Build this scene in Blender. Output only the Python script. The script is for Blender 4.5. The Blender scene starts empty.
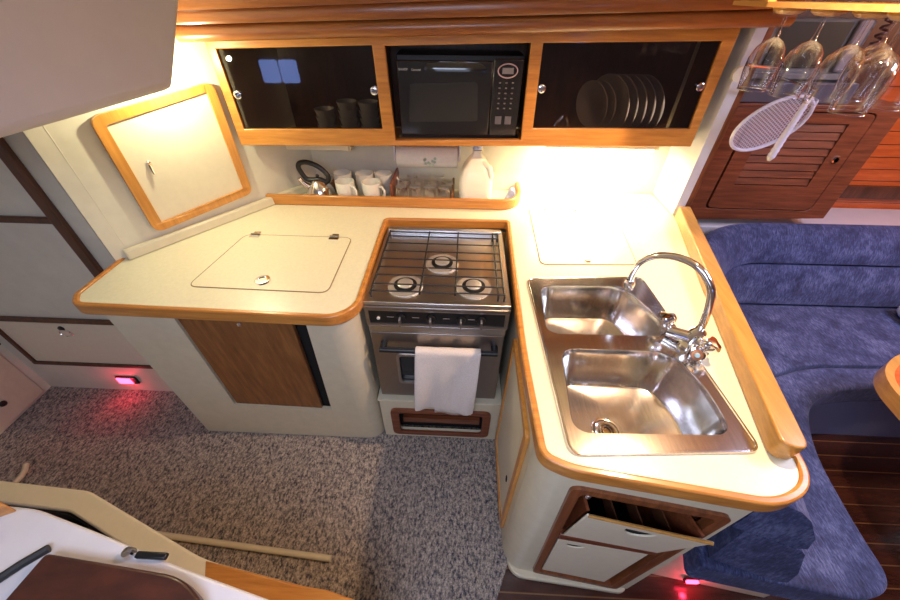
import bpy, math, random
from mathutils import Vector, Matrix
from mathutils.geometry import tessellate_polygon
random.seed(7)
SC = bpy.context.scene
COL = SC.collection
PI = math.pi

# ------------------------------------------------------------------ materials
def mat(name, col=(.8,.8,.8), rough=.5, metal=0, **kw):
    m = bpy.data.materials.new(name); m.use_nodes = True
    nt = m.node_tree; b = nt.nodes['Principled BSDF']
    b.inputs['Base Color'].default_value = (*col, 1)
    b.inputs['Roughness'].default_value = rough
    b.inputs['Metallic'].default_value = metal
    for k, v in kw.items():
        b.inputs[k].default_value = v
    return m
def nodes(m): return m.node_tree.nodes, m.node_tree.links, m.node_tree.nodes['Principled BSDF']
def coords(N, L, scale=(1,1,1), kind='Object'):
    t = N.new('ShaderNodeTexCoord'); mp = N.new('ShaderNodeMapping')
    mp.inputs['Scale'].default_value = scale
    L.new(t.outputs[kind], mp.inputs['Vector']); return mp.outputs['Vector']
def noise(N, L, vec, scale, detail=4, rough=.6):
    n = N.new('ShaderNodeTexNoise'); n.inputs['Scale'].default_value = scale
    n.inputs['Detail'].default_value = detail; n.inputs['Roughness'].default_value = rough
    L.new(vec, n.inputs['Vector']); return n.outputs['Fac']
def ramp(N, L, fac, stops, interp='LINEAR'):
    r = N.new('ShaderNodeValToRGB'); r.color_ramp.interpolation = interp
    e = r.color_ramp.elements
    e[0].position, e[0].color = stops[0][0], (*stops[0][1], 1)
    e[1].position, e[1].color = stops[-1][0], (*stops[-1][1], 1)
    for p, c in stops[1:-1]:
        x = e.new(p); x.color = (*c, 1)
    L.new(fac, r.inputs['Fac']); return r.outputs['Color']
def bump(N, L, b, h, strength=.2, dist=.002):
    bp = N.new('ShaderNodeBump'); bp.inputs['Strength'].default_value = strength
    bp.inputs['Distance'].default_value = dist
    L.new(h, bp.inputs['Height']); L.new(bp.outputs['Normal'], b.inputs['Normal'])
def wood(name, dark, light, scale=(2,30,30), rough=.35, coat=.3):
    m = mat(name, light, rough); N, L, b = nodes(m)
    v = coords(N, L, scale)
    f = noise(N, L, v, 1.6, 8, .65)
    c = ramp(N, L, f, [(.3, dark), (.5, tuple((a+q)/2 for a, q in zip(dark, light))), (.68, light)])
    L.new(c, b.inputs['Base Color']); b.inputs['Coat Weight'].default_value = coat
    b.inputs['Coat Roughness'].default_value = .15
    bump(N, L, b, f, .12, .001)
    return m
def speck(name, col, amt=.04, scale=60, rough=.5, bmp=.05):
    m = mat(name, col, rough); N, L, b = nodes(m)
    f = noise(N, L, coords(N, L), scale, 3)
    lo = tuple(max(0, c*(1-amt)) for c in col); hi = tuple(min(1, c*(1+amt)) for c in col)
    L.new(ramp(N, L, f, [(.35, lo), (.65, hi)]), b.inputs['Base Color'])
    bump(N, L, b, f, bmp, .002)
    return m

M = {}
M['laminate'] = speck('cream laminate', (.80,.755,.55), .03, 90, .32, .01)
M['gelcoat'] = speck('cream gelcoat', (.68,.61,.45), .03, 25, .35, .02)
M['wallwhite'] = speck('off white lining', (.72,.68,.56), .04, 12, .5, .05)
M['panelwhite'] = speck('white panel', (.78,.70,.53), .02, 40, .4, .02)
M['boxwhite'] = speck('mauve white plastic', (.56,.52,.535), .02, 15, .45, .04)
M['aftwall'] = speck('grey brown lining', (.17,.14,.12), .1, 10, .6, .05)
M['moulding'] = speck('white moulding', (.64,.63,.68), .02, 15, .35, .03)
M['teak'] = wood('honey teak', (.42,.15,.026), (.66,.29,.06), (3,40,40))
M['teak_y'] = wood('honey teak lengthwise', (.52,.20,.032), (.76,.36,.08), (40,3,40))
M['teak_z'] = wood('honey teak upright', (.52,.20,.032), (.74,.34,.07), (40,40,3))
M['pale_teak'] = wood('pale varnished teak', (.40,.19,.040), (.58,.30,.075), (40,3,40), .3, .5)
M['beam'] = wood('varnished beam teak', (.20,.058,.014), (.37,.13,.032), (2,35,35), .3, .5)
M['redteak'] = wood('red brown teak', (.10,.026,.010), (.28,.078,.028), (3,40,40), .4, .3)
M['redteak_z'] = wood('red brown teak upright', (.12,.035,.012), (.30,.095,.03), (40,40,3), .4, .3)
M['brownwood'] = wood('brown door veneer', (.15,.055,.018), (.33,.135,.04), (40,40,2.5), .45, .15)
M['darkwood'] = wood('dark strip wood', (.05,.018,.008), (.13,.045,.02), (30,30,5), .4, .2)
M['tread'] = wood('worn mahogany tread', (.028,.010,.008), (.085,.024,.015), (6,14,30), .4, .3)
M['black'] = mat('black plastic', (.010,.010,.011), .35)
M['cavity_shade'] = mat('painted cavity shade', (.006,.005,.005), .9)  # near-black colour standing in for shade inside openings
M['gap'] = mat('seam brown', (.28,.19,.09), .7)
M['rubber'] = mat('black rubber', (.015,.015,.018), .6)
M['chrome'] = mat('chrome', (.86,.86,.88), .07, 1)
M['steel'] = mat('stainless steel', (.74,.73,.72), .16, 1)
N, L, b = nodes(M['steel'])
f = noise(N, L, coords(N, L, (90, 6, 20)), 2.0, 4)
L.new(ramp(N, L, f, [(.3,(.66,.65,.64)),(.7,(.82,.80,.79))]), b.inputs['Base Color'])
bump(N, L, b, f, .03, .001)
M['cooktop'] = mat('cooktop steel', (.62,.61,.61), .30, 1)
M['ovensteel'] = mat('brushed oven steel', (.40,.37,.35), .36, 1)
M['wire'] = mat('black enamel wire', (.012,.012,.014), .4)
M['aluminium'] = mat('burner aluminium', (.86,.85,.83), .38, .8)
M['enamel'] = mat('white china', (.80,.78,.70), .2)
M['towel'] = speck('white terry', (.82,.74,.70), .08, 260, .95, .8)
M['paper'] = speck('kitchen paper', (.82,.80,.74), .03, 120, .9, .1)
M['green'] = mat('green print', (.42,.52,.42), .9)
M['whiteplastic'] = speck('white plastic', (.74,.72,.84), .02, 60, .4, .02)
M['jug'] = mat('milky jug plastic', (.90,.89,.74), .35)
M['greyplastic'] = mat('grey plastic', (.20,.20,.19), .4)
M['greydark'] = mat('olive dark panel', (.05,.047,.03), .35)
M['mauvegrey'] = mat('mauve grey panel', (.11,.10,.12), .35)
M['cord'] = mat('coiled cord plastic', (.10,.035,.03), .4)
M['blue'] = mat('blue velour', (.04,.055,.17), .9, 0, **{'Sheen Weight': .25, 'Sheen Roughness': .4, 'Sheen Tint': (.45,.5,.9,1)})
N, L, b = nodes(M['blue'])
v = coords(N, L, (1,1,1))
f = noise(N, L, v, 9, 6, .7); f2 = noise(N, L, coords(N, L, (60,14,14)), 3, 4, .7)
mx = N.new('ShaderNodeMath'); mx.operation = 'MULTIPLY'; L.new(f, mx.inputs[0]); L.new(f2, mx.inputs[1])
L.new(ramp(N, L, mx.outputs[0], [(.15,(.012,.016,.050)),(.25,(.036,.046,.125)),(.38,(.11,.13,.26))]), b.inputs['Base Color'])
bump(N, L, b, f2, .25, .002)
M['bluevinyl'] = mat('blue grey vinyl', (.22,.26,.48), .3)
M['lightblue'] = speck('light blue cloth', (.45,.52,.75), .1, 60, .9, .1)
M['tabletop'] = wood('orange red table top', (.50,.075,.018), (.78,.17,.045), (3,30,30), .25, .6)
M['planks'] = wood('red orange planking', (.42,.075,.015), (.66,.15,.03), (3,30,30), .35, .4)
N, L, b = nodes(M['planks'])
b_link = b.inputs['Base Color'].links[0].from_socket
sp = N.new('ShaderNodeSeparateXYZ'); L.new(coords(N, L, (1,1,1)), sp.inputs[0])
md = N.new('ShaderNodeMath'); md.operation = 'PINGPONG'; md.inputs[1].default_value = .0325; L.new(sp.outputs[2], md.inputs[0])
lt = N.new('ShaderNodeMath'); lt.operation = 'LESS_THAN'; lt.inputs[1].default_value = .0022; L.new(md.outputs[0], lt.inputs[0])
mm = N.new('ShaderNodeMix'); mm.data_type = 'RGBA'; L.new(lt.outputs[0], mm.inputs[0])
L.new(b_link, mm.inputs[6]); mm.inputs[7].default_value = (.10,.02,.008,1); L.new(mm.outputs[2], b.inputs['Base Color'])
# carpet: grey brown loop with navy flecks
M['carpet'] = mat('flecked carpet', (.2,.18,.16), 1)
N, L, b = nodes(M['carpet'])
f = noise(N, L, coords(N, L, (1.8,1,1)), 58, 4, .8)
c1 = ramp(N, L, f, [(.36,(.034,.038,.070)),(.44,(.19,.17,.165)),(.54,(.44,.37,.32)),(.70,(.66,.56,.48))])
g = noise(N, L, coords(N, L, (1,1,1)), 210, 3, .7)
c2 = ramp(N, L, g, [(.35,(.5,.5,.5)),(.65,(1.25,1.25,1.25))])
mm = N.new('ShaderNodeMix'); mm.data_type = 'RGBA'; mm.blend_type = 'MULTIPLY'; mm.inputs[0].default_value = 1
L.new(c1, mm.inputs[6]); L.new(c2, mm.inputs[7]); L.new(mm.outputs[2], b.inputs['Base Color'])
bump(N, L, b, f, .8, .006)
# sole: dark teak with thin light stripes across
M['sole'] = wood('dark cabin sole', (.030,.010,.008), (.085,.028,.018), (3,20,20), .22, .5)
N, L, b = nodes(M['sole'])
b_link = b.inputs['Base Color'].links[0].from_socket
sp = N.new('ShaderNodeSeparateXYZ'); L.new(coords(N, L, (1,1,1)), sp.inputs[0])
md = N.new('ShaderNodeMath'); md.operation = 'PINGPONG'; md.inputs[1].default_value = .038; L.new(sp.outputs[1], md.inputs[0])
lt = N.new('ShaderNodeMath'); lt.operation = 'LESS_THAN'; lt.inputs[1].default_value = .0024; L.new(md.outputs[0], lt.inputs[0])
mm = N.new('ShaderNodeMix'); mm.data_type = 'RGBA'; L.new(lt.outputs[0], mm.inputs[0])
L.new(b_link, mm.inputs[6]); mm.inputs[7].default_value = (.20,.10,.045,1); L.new(mm.outputs[2], b.inputs['Base Color'])

def emis(name, col, s):
    m = mat(name, col, .5); b = m.node_tree.nodes['Principled BSDF']
    b.inputs['Emission Color'].default_value = (*col, 1); b.inputs['Emission Strength'].default_value = s
    return m
M['redlamp'] = emis('red courtesy lamp', (1,.04,.10), 9)
M['tube'] = emis('lit diffuser', (1,.88,.55), 6)
M['lens'] = emis('lit lamp lens', (1,.74,.42), 6)
M['daylight'] = emis('daylight in portlight', (.25,.40,1), 3.5)
def glassy(name, tint, k, ior=1.45, rough=.02, gl=(1,1,1)):
    m = bpy.data.materials.new(name); m.use_nodes = True
    N, L = m.node_tree.nodes, m.node_tree.links
    N.remove(N['Principled BSDF']); out = N['Material Output']
    t = N.new('ShaderNodeBsdfTransparent'); t.inputs[0].default_value = (*tint, 1)
    g = N.new('ShaderNodeBsdfGlossy'); g.inputs['Roughness'].default_value = rough; g.inputs[0].default_value = (*gl, 1)
    fr = N.new('ShaderNodeLayerWeight'); fr.inputs['Blend'].default_value = .38
    ml = N.new('ShaderNodeMath'); ml.operation = 'MULTIPLY'; ml.use_clamp = True; ml.inputs[1].default_value = k
    mx = N.new('ShaderNodeMixShader'); L.new(fr.outputs['Facing'], ml.inputs[0]); L.new(ml.outputs[0], mx.inputs[0])
    L.new(t.outputs[0], mx.inputs[1]); L.new(g.outputs[0], mx.inputs[2]); L.new(mx.outputs[0], out.inputs['Surface'])
    return m
M['glass'] = glassy('clear glass', (.96,.96,.99), 1.15, rough=.035)
M['smoked'] = glassy('smoked acrylic', (.55,.52,.50), .0, 1.5)
N, L = M['smoked'].node_tree.nodes, M['smoked'].node_tree.links
for n_ in N:
    if n_.type == 'MIX_SHADER': n_.inputs[0].default_value = .06; L.remove(n_.inputs[0].links[0])
M['dimgrey'] = mat('dim grey key', (.16,.14,.14), .4)
M['display'] = mat('display grey', (.30,.27,.27), .3)
M['pinkring'] = mat('pale pink ring', (.62,.42,.45), .3)
M['grille'] = mat('oven window mesh', (.035,.035,.036), .16)
M['doorblack'] = mat('microwave glossy black', (.016,.016,.018), .10, 0, **{'Specular IOR Level': .9})

# ------------------------------------------------------------------ mesh builder
def ring(a, b_, n=12): ...
class MB:
    def __init__(s, m=None): s.v = []; s.f = []; s.m = m or Matrix()
    def add(s, vs, fs, flip=False):
        o = len(s.v); s.v += [s.m @ Vector(p) for p in vs]
        s.f += [tuple(o+i for i in (f[::-1] if flip else f)) for f in fs]; return s
    def box(s, a, b_):
        x0,y0,z0 = a; x1,y1,z1 = b_
        return s.add([(x0,y0,z0),(x1,y0,z0),(x1,y1,z0),(x0,y1,z0),(x0,y0,z1),(x1,y0,z1),(x1,y1,z1),(x0,y1,z1)],
            [(0,3,2,1),(4,5,6,7),(0,1,5,4),(1,2,6,5),(2,3,7,6),(3,0,4,7)])
    def loft(s, loops, cap0=True, cap1=True, closed=True):
        n = len(loops[0]); vs = [p for l in loops for p in l]; fs = []
        for k in range(len(loops)-1):
            for i in range(n if closed else n-1):
                j = (i+1) % n; fs.append((k*n+i, k*n+j, (k+1)*n+j, (k+1)*n+i))
        def cap(base, l, rev):
            tr = tessellate_polygon([[Vector(p) for p in l]])
            for t in tr: fs.append(tuple(base+i for i in (t[::-1] if rev else t)))
        if n == 4:
            if cap0: fs.append((3,2,1,0))
            if cap1: fs.append(tuple((len(loops)-1)*n+i for i in range(4)))
        else:
            if cap0: fs.append(tuple(reversed(range(n))))
            if cap1: fs.append(tuple((len(loops)-1)*n+i for i in range(n)))
        return s.add(vs, fs)
    def prism(s, poly, z0, z1): return s.loft([[(x,y,z0) for x,y in poly], [(x,y,z1) for x,y in poly]])
    def ext(s, poly3, d):
        d = Vector(d); return s.loft([[tuple(p) for p in poly3], [tuple(Vector(p)+d) for p in poly3]])
    def plate(s, outer, holes, d, back=True):
        """flat plate (3-D loops) with holes, thickness vector d"""
        d = Vector(d); loops = [[Vector(p) for p in outer]] + [[Vector(p) for p in h] for h in holes]
        flat = [p for l in loops for p in l]; n = len(flat)
        tr = tessellate_polygon(loops)
        vs = flat + [p + d for p in flat]; fs = [tuple(t) for t in tr]
        if back: fs += [tuple(n+i for i in t[::-1]) for t in tr]
        o = 0
        for l in loops:
            m_ = len(l)
            for i in range(m_):
                j = (i+1) % m_; fs.append((o+i, o+j, n+o+j, n+o+i))
            o += m_
        return s.add(vs, fs)
    def tube(s, pts, r, n=10, closed=False, cap=True):
        pts = [Vector(p) for p in pts]; R_ = r if isinstance(r, (list, tuple)) else [r]*len(pts)
        loops = []; up = None; L_ = len(pts)
        for i, p in enumerate(pts):
            a = pts[(i-1) % L_] if (closed or i > 0) else p
            c = pts[(i+1) % L_] if (closed or i < L_-1) else p
            t = (c-a).normalized()
            if up is None: up = t.orthogonal().normalized()
            up = (up - t*up.dot(t)).normalized(); sd = t.cross(up)
            loops.append([tuple(p + (up*math.cos(2*PI*k/n) + sd*math.sin(2*PI*k/n))*R_[i]) for k in range(n)])
        if closed:
            o_v = [p for l in loops for p in l]; fs = []
            for k in range(L_):
                kk = (k+1) % L_
                for i in range(n):
                    j = (i+1) % n; fs.append((k*n+i, k*n+j, kk*n+j, kk*n+i))
            return s.add(o_v, fs)
        return s.loft(loops, cap, cap)
    def lathe(s, prof, c=(0,0,0), n=24, axis='z', sx=1, sy=1):
        loops = []
        for r, z in prof:
            l = []
            for k in range(n):
                a = 2*PI*k/n; x, y = r*math.cos(a)*sx, r*math.sin(a)*sy
                p = (x,y,z) if axis == 'z' else ((x,-z,y) if axis == 'y' else (z,x,y))
                l.append((c[0]+p[0], c[1]+p[1], c[2]+p[2]))
            loops.append(l)
        return s.loft(loops, prof[0][0] > 1e-4, prof[-1][0] > 1e-4)
    def sphere(s, c, r, n=16, sz=1):
        return s.lathe([(max(1e-5, r*math.sin(PI*k/10)), -r*sz*math.cos(PI*k/10)) for k in range(11)], c, n)
    def build(s, name, m, parent=None, smooth=False, bevel=0, subsurf=0, seg=2, solid=0, solid_off=0):
        o0 = wpos(parent) if parent else Vector()
        if not parent:
            xs = [v.x for v in s.v]; ys = [v.y for v in s.v]; zs = [v.z for v in s.v]
            o0 = Vector(((min(xs)+max(xs))/2, (min(ys)+max(ys))/2, min(zs)))
        me = bpy.data.meshes.new(name)
        me.from_pydata([tuple(v-o0) for v in s.v], [], s.f); me.update()
        import bmesh
        bm = bmesh.new(); bm.from_mesh(me)
        bmesh.ops.remove_doubles(bm, verts=bm.verts, dist=1e-5)
        bmesh.ops.recalc_face_normals(bm, faces=bm.faces); bm.to_mesh(me); bm.free()
        o = bpy.data.objects.new(name, me); COL.objects.link(o)
        me.materials.append(M[m] if isinstance(m, str) else m)
        if parent: o.parent = parent
        else: o.location = o0
        if solid:
            q = o.modifiers.new('s', 'SOLIDIFY'); q.thickness = solid; q.offset = solid_off
        if bevel:
            q = o.modifiers.new('b', 'BEVEL'); q.width = bevel; q.segments = seg; q.limit_method = 'ANGLE'; q.angle_limit = math.radians(40)
        if subsurf:
            q = o.modifiers.new('u', 'SUBSURF'); q.levels = subsurf; q.render_levels = subsurf
        if smooth or bevel or subsurf:
            for p in me.polygons: p.use_smooth = True
            if not subsurf: me.set_sharp_from_angle(angle=math.radians(38))
        return o
def wpos(o):
    v = Vector()
    while o: v += o.location; o = o.parent
    return v
def thing(name, label, cat, loc, group=None):
    o = bpy.data.objects.new(name, None); COL.objects.link(o); o.location = loc; o.empty_display_size = .05
    return tag(o, label, cat, group)
def tag(o, label, cat, group=None, kind=None):
    o['label'] = label; o['category'] = cat
    if group: o['group'] = group
    if kind: o['kind'] = kind
    return o
def struct(o, label=None):
    o['kind'] = 'structure'
    if label: o['label'] = label
    return o
def lab(o, l): o['label'] = l; return o
def copy_tree(o, parent=None):
    c = o.copy(); COL.objects.link(c); c.parent = parent
    for ch in [k for k in bpy.data.objects if k.parent == o]: copy_tree(ch, c)
    return c
def rpoly(pts, rs, n=7):
    """round the corners of a 2-D polygon"""
    if not isinstance(rs, (list, tuple)): rs = [rs]*len(pts)
    out = []; m_ = len(pts)
    for i in range(m_):
        p = Vector(pts[i]); a = Vector(pts[i-1]); c = Vector(pts[(i+1) % m_]); r = rs[i]
        u = (a-p); w = (c-p); d = min(r, u.length*.49, w.length*.49)
        if r <= 0: out.append(tuple(p)); continue
        u.normalize(); w.normalize()
        for k in range(n+1):
            t = k/n; q = (p+u*d)*(1-t)**2 + p*2*t*(1-t) + (p+w*d)*t*t
            out.append(tuple(q))
    return out
def rpath(pts, rs, n=7):
    """round an open 2-D path"""
    full = rpoly(pts, [0]+rs[1:-1]+[0], n); return full
def offs(path, d):
    """offset open 2-D path to its left by d"""
    out = []
    for i, p in enumerate(path):
        p = Vector(p); dirs = []
        if i > 0: dirs.append((p-Vector(path[i-1])).normalized())
        if i < len(path)-1: dirs.append((Vector(path[i+1])-p).normalized())
        nn = Vector((0,0))
        for q in dirs: nn += Vector((-q.y, q.x))
        nn.normalize(); k = nn.dot(Vector((-dirs[0].y, dirs[0].x)))
        out.append(tuple(p + nn*(d/max(k, .35))))
    return out
def strip(mb, path, w, z0, z1):
    q = offs(path, w); loops = []
    for a, c in zip(path, q): loops.append([(a[0],a[1],z0),(c[0],c[1],z0),(c[0],c[1],z1),(a[0],a[1],z1)])
    return mb.loft(loops)

# ================================================================== setting
FX = 1.84
# carpet area, bounded by the units; dark striped sole to the right
carpet_poly = [(-2.36,-1.1),(-.02,-1.1),(.16,.26),(.235,.43),(.25,1.0),(-2.36,1.2)]
o = MB().prism(carpet_poly, -.012, 0).build('floor', 'carpet'); struct(o, 'grey brown flecked carpet of the galley')
o = MB().box((-2.4,-1.2,-.05), (3.3,2.4,-.012)).build('floor', 'sole'); struct(o, 'dark striped wooden sole')
o = MB().prism([(-.02,-1.1),(3.25,-1.1),(3.25,1.75),(.25,1.75),(.25,1.0),(.235,.43),(.16,.26)], -.0119, -.001).build('floor', 'sole'); struct(o, 'dark wooden cabin sole with thin pale stripes')
# left slanted wall that carries the framed locker door
A = Vector((-1.33,1.10)); D = Vector((.584,.811)).normalized(); Nn = Vector((.811,-.584)).normalized()
def W(t, off=0, z=0):                # point on the slanted wall: t along it, off into the room
    p = A + D*t + Nn*off; return (p.x, p.y, z)
wl = MB().loft([[W(-.0,0,0),W(-.0,-.05,0),W(-.0,-.05,2.0),W(-.0,0,2.0)],[W(1.0,0,0),W(1.0,-.05,0),W(1.0,-.05,2.0),W(1.0,0,2.0)]])
struct(wl.build('wall_left', 'wallwhite'))
struct(MB().box((-2.4,1.14,0), (-1.30,1.19,2.0)).build('wall_alcove', 'wallwhite'))
struct(MB().box((-2.4,-1.15,0), (-2.30,1.14,2.0)).build('wall_outboard', 'wallwhite'))
struct(MB().box((-.95,1.86,0), (1.10,1.90,2.0)).build('wall_back', 'wallwhite'))
struct(MB().plate([(-2.4,-1.2,0),(3.3,-1.2,0),(3.3,-1.2,2.0),(-2.4,-1.2,2.0)], [[(-.6,-1.2,1.52),(.5,-1.2,1.52),(.5,-1.2,1.96),(-.6,-1.2,1.96)]], (0,.1,0)).build('wall_behind', 'aftwall'))
struct(MB().box((3.25,-1.1,0), (3.3,2.3,2.0)).build('wall_right', 'redteak_z'))
# planked hull side beyond the settee, its dark stringer, and the ledge
pl = MB().loft([[(1.10,2.04,.76),(3.25,2.04,.76),(3.25,2.09,.76),(1.10,2.09,.76)],[(1.10,1.94,2.0),(3.25,1.94,2.0),(3.25,1.99,2.0),(1.10,1.99,2.0)]])
struct(pl.build('wall_forward', 'planks'), 'red orange planked hull side')
struct(MB().box((1.88,2.005,.86), (3.25,2.03,.93)).build('trim_1', 'darkwood'))
struct(MB().box((1.078,1.76,.0), (3.25,2.03,.795)).build('trim_2', 'boxwhite', bevel=.01), 'pinkish white ledge behind the settee')
# trims on the alcove wall
MZ = {}
def trim(n, a, b_, m='darkwood'): struct(MB().box(a, b_).build('trim_%d' % n, m, bevel=.004))
trim(3, (-1.497,1.118,.545), (-1.455,1.139,1.999))
trim(4, (-2.295,1.125,1.062), (-1.498,1.139,1.088))
trim(5, (-2.295,1.125,.535), (-1.30,1.139,.562))
# ceiling with two openings for daylight
cl = MB().plate([(-2.4,-1.2,2.0),(3.3,-1.2,2.0),(3.3,2.3,2.0),(-2.4,2.3,2.0)],
    [[(-.75,-1.0,2.0),(.35,-1.0,2.0),(.35,-.25,2.0),(-.75,-.25,2.0)],[(1.65,.35,2.0),(2.35,.35,2.0),(2.35,1.0,2.0),(1.65,1.0,2.0)]], (0,0,.04))
struct(cl.build('ceiling', 'wallwhite'))
# portlights in the bulkhead behind the camera (mirrored in the glossy doors)
for k, (x, z) in enumerate(((-1.815,1.09),(-1.625,1.09),(1.25,1.45))):
    p = rpoly([(x-.088,z-.10),(x+.088,z-.10),(x+.088,z+.10),(x-.088,z+.10)], .025)
    o = MB().ext([(a,-1.098,c) for a,c in p], (0,.012,0)).build('window_%d' % (k+1), 'daylight'); struct(o)

# ================================================================== worktop
SINKO = rpoly([(.247,1.072),(.268,.409),(.712,.437),(.672,1.103)], [.03,.03,.03,.03])
tl = rpath([(-1.330,1.125),(-1.328,.90),(-1.29,.845),(-.40,.828),(-.336,.89),(-.345,1.492),(.205,1.505),(.186,.72),(.196,.40),(.26,.370),(.69,.313),(.79,.366),(.822,.60)],
           [0,.01,.05,.07,.05,.012,.012,.1,.03,.08,.10,.08,0], 8)
tin = offs(tl, .019)
wt = thing('worktop', 'cream U-shaped galley worktop with honey wood edging around stove and sink', 'worktop', (0,1.2,.88))
wall_side = [(1.045,1.62),(1.045,1.855),(-.785,1.855),W(.0,.004)[:2]]
outer = [(x,y,.88) for x,y in tin] + [(x,y,.88) for x,y in wall_side]
hole = [(x,y,.88) for x,y in rpoly([(.262,1.058),(.282,.424),(.698,.450),(.658,1.088)], .03)]
MB().plate(outer, [hole], (0,0,.04)).build('top_surface', 'laminate', wt)
strip(MB(), tl, .0185, .882, .926).build('edge_trim', 'teak', wt, bevel=.005, smooth=True)
# stove recess lining
MB().box((-.3445,1.4925,.80),(.2045,1.50,.871)).build('recess_lining', 'teak', wt)
# raised backsplash lip along slanted wall
lp = MB().loft([[W(.035,.003,.9205),W(.035,.034,.9205),W(.035,.030,.960),W(.035,.003,.960)],[W(.90,.003,.9205),W(.90,.034,.9205),W(.90,.030,.960),W(.90,.003,.960)]])
lp.build('backsplash_lip', 'gelcoat', wt, bevel=.006)
def seam(path, r, z): return MB().tube([(x,y,z) for x,y in path], r, 6, closed=True)
lid = rpoly([(-.969,.966),(-.462,.956),(-.468,1.327),(-.929,1.327)], .035)
ld = MB().prism(lid, .9202, .9222).build('refrigerator_lid', 'laminate', wt)
seam(lid, .0022, .9208).build('lid_seam', 'gap', ld)
for x in (-.882,-.541):
    h = MB().box((x-.020,1.300,.9224),(x+.020,1.322,.927)); h.box((x-.014,1.324,.9224),(x+.014,1.345,.927)); h.tube([(x-.02,1.323,.928),(x+.02,1.323,.928)], .004)
    h.build('hinge', 'chrome', ld)
MB().lathe([(.028,.9224),(.026,.928),(.016,.929),(.015,.926)], (-.716,1.012,0), 24).build('latch', 'chrome', ld, smooth=True)
lid2 = rpoly([(.312,1.172),(.690,1.190),(.735,1.66),(.325,1.66)], .03)
ld2 = MB().prism(lid2, .9202, .9222).build('locker_lid', 'laminate', wt)
seam(lid2, .0022, .9208).build('lid_seam', 'gap', ld2)
for x, y in ((.40,1.64),(.55,1.645),(.50,1.20)):
    MB().lathe([(.012,.9222),(.011,.926),(.002,.9265)], (x,y,0), 16).build('latch', 'chrome', ld2, smooth=True)

# honey wood bolster along the right edge of the worktop
bp = rpoly([(.722,.425),(.777,.415),(1.058,1.60),(1.004,1.60)], [.025,.03,.01,.01])
o = MB().prism(bp, .9205, .978).build('worktop_bolster', 'pale_teak', bevel=.014, seg=3)
tag(o, 'long pale varnished wooden fiddle rail along the sink worktop, above the blue settee', 'fiddle rail')

# ================================================================== left unit (refrigerator cabinet)
lc = thing('refrigerator_cabinet', 'cream galley cabinet with brown veneer front under the left worktop', 'cabinet', (-.8,1.2,0))
def lfront(x, z, top=(.850,.88), bot=(.917,0)):  # point on the raked front
    t = (z-bot[1])/(top[1]-bot[1]); return (x, bot[0]+(top[0]-bot[0])*t, z)
TL = rpath([(-1.19,.845),(-.43,.845),(-.362,.91),(-.352,1.45)], [0,.001,.06,0], 8)
BL = rpath([(-1.255,.935),(-.43,.925),(-.366,.985),(-.352,1.45)], [0,.001,.06,0], 8)
nn_ = len(TL)
fl = lfront(-1.19,.868); k_front = 1
# front plate with opening
out = [lfront(-1.265,.001), lfront(-.44,.001), lfront(-.44,.879), lfront(-1.205,.879)]
op = [lfront(-1.005,.290), lfront(-.562,.275), lfront(-.515,.874), lfront(-.968,.874)]
body = MB().plate(out, [op], (0,.02,0))
# side and rounded right corner
body.add([lfront(-1.265,.001), (-1.265,1.13,.001), (-1.205,1.13,.879), lfront(-1.205,.879)], [(0,1,2,3)])
ct, cb = [], []
for k in range(9):
    a = PI/2*k/8
    ct.append((-.44+.085*math.sin(a), lfront(0,.879)[1]+.065*(1-math.cos(a)), .879)); y0 = lfront(0,.001)[1]
    cb.append((-.44+.080*math.sin(a), y0+.065*(1-math.cos(a)), .001))
ct.append((-.355,1.45,.879)); cb.append((-.36,1.45,.001))
for k in range(len(ct)-1): body.add([cb[k],cb[k+1],ct[k+1],ct[k]], [(0,1,2,3)])
body.build('body', 'gelcoat', lc, smooth=True)
MB().ext([lfront(-.975,.30), lfront(-.55,.29), lfront(-.49,.868), lfront(-.935,.868)], (0,.05,0)).m
v = MB().ext([tuple(Vector(p)+Vector((0,.03,0))) for p in (lfront(-1.02,.27), lfront(-.53,.26), lfront(-.49,.878), lfront(-.98,.878))], (0,.02,0))
v.build('recess', 'cavity_shade', lc)
d = MB().ext([tuple(Vector(p)+Vector((0,.002,0))) for p in (lfront(-.994,.298), lfront(-.605,.286), lfront(-.566,.874), lfront(-.960,.874))], (0,.02,0))
dd = d.build('door', 'brownwood', lc, bevel=.003)
MB().lathe([(.007,0),(.008,.008),(.003,.012)], lfront(-.745,.86), 12, 'y').build('latch', 'chrome', dd)

# ================================================================== framed locker door on the slanted wall
def wallpoly(pts, off): return [tuple(Vector(W(t, off)) + Vector((0,0,z))) for t, z in pts]
def wt_(x, y): return (Vector((x,y))-A).dot(D)
t0, t1 = wt_(-1.23,1.24), wt_(-.992,1.569)
t0 -= .012
out2 = rpoly([(t0,.982),(t1,1.006),(t1,1.455),(t0,1.405)], .035)
in2 = rpoly([(t0+.036,1.014),(t1-.034,1.038),(t1-.034,1.424),(t0+.034,1.376)], .006)
fd = thing('wall_locker', 'white locker door in a rounded honey wood frame on the slanted left wall', 'locker door', W((t0+t1)/2, .01, .99))
MB().plate(wallpoly(out2, .002), [wallpoly(in2, .002)], tuple(Vector((Nn.x,Nn.y,0))*.02)).build('frame', 'teak_z', fd, bevel=.005)
MB().ext(wallpoly(in2, .002), tuple(Vector((Nn.x,Nn.y,0))*.011)).build('panel', 'panelwhite', fd)
p = Vector(W(wt_(-1.187,1.299)+.01, .013, 1.215))
l_ = MB().lathe([(.012,-.002),(.011,.004),(.004,.005)], (0,0,0), 14)
lt_ = MB(Matrix.Translation(p)); lt_.tube([(0,0,.022),(.006,-.006,.012),(.010,-.010,-.022)], [.005,.007,.004], 8); lt_.sphere((0,0,.018), .009, 10)
lt_.build('latch', 'chrome', fd, smooth=True)

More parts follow.
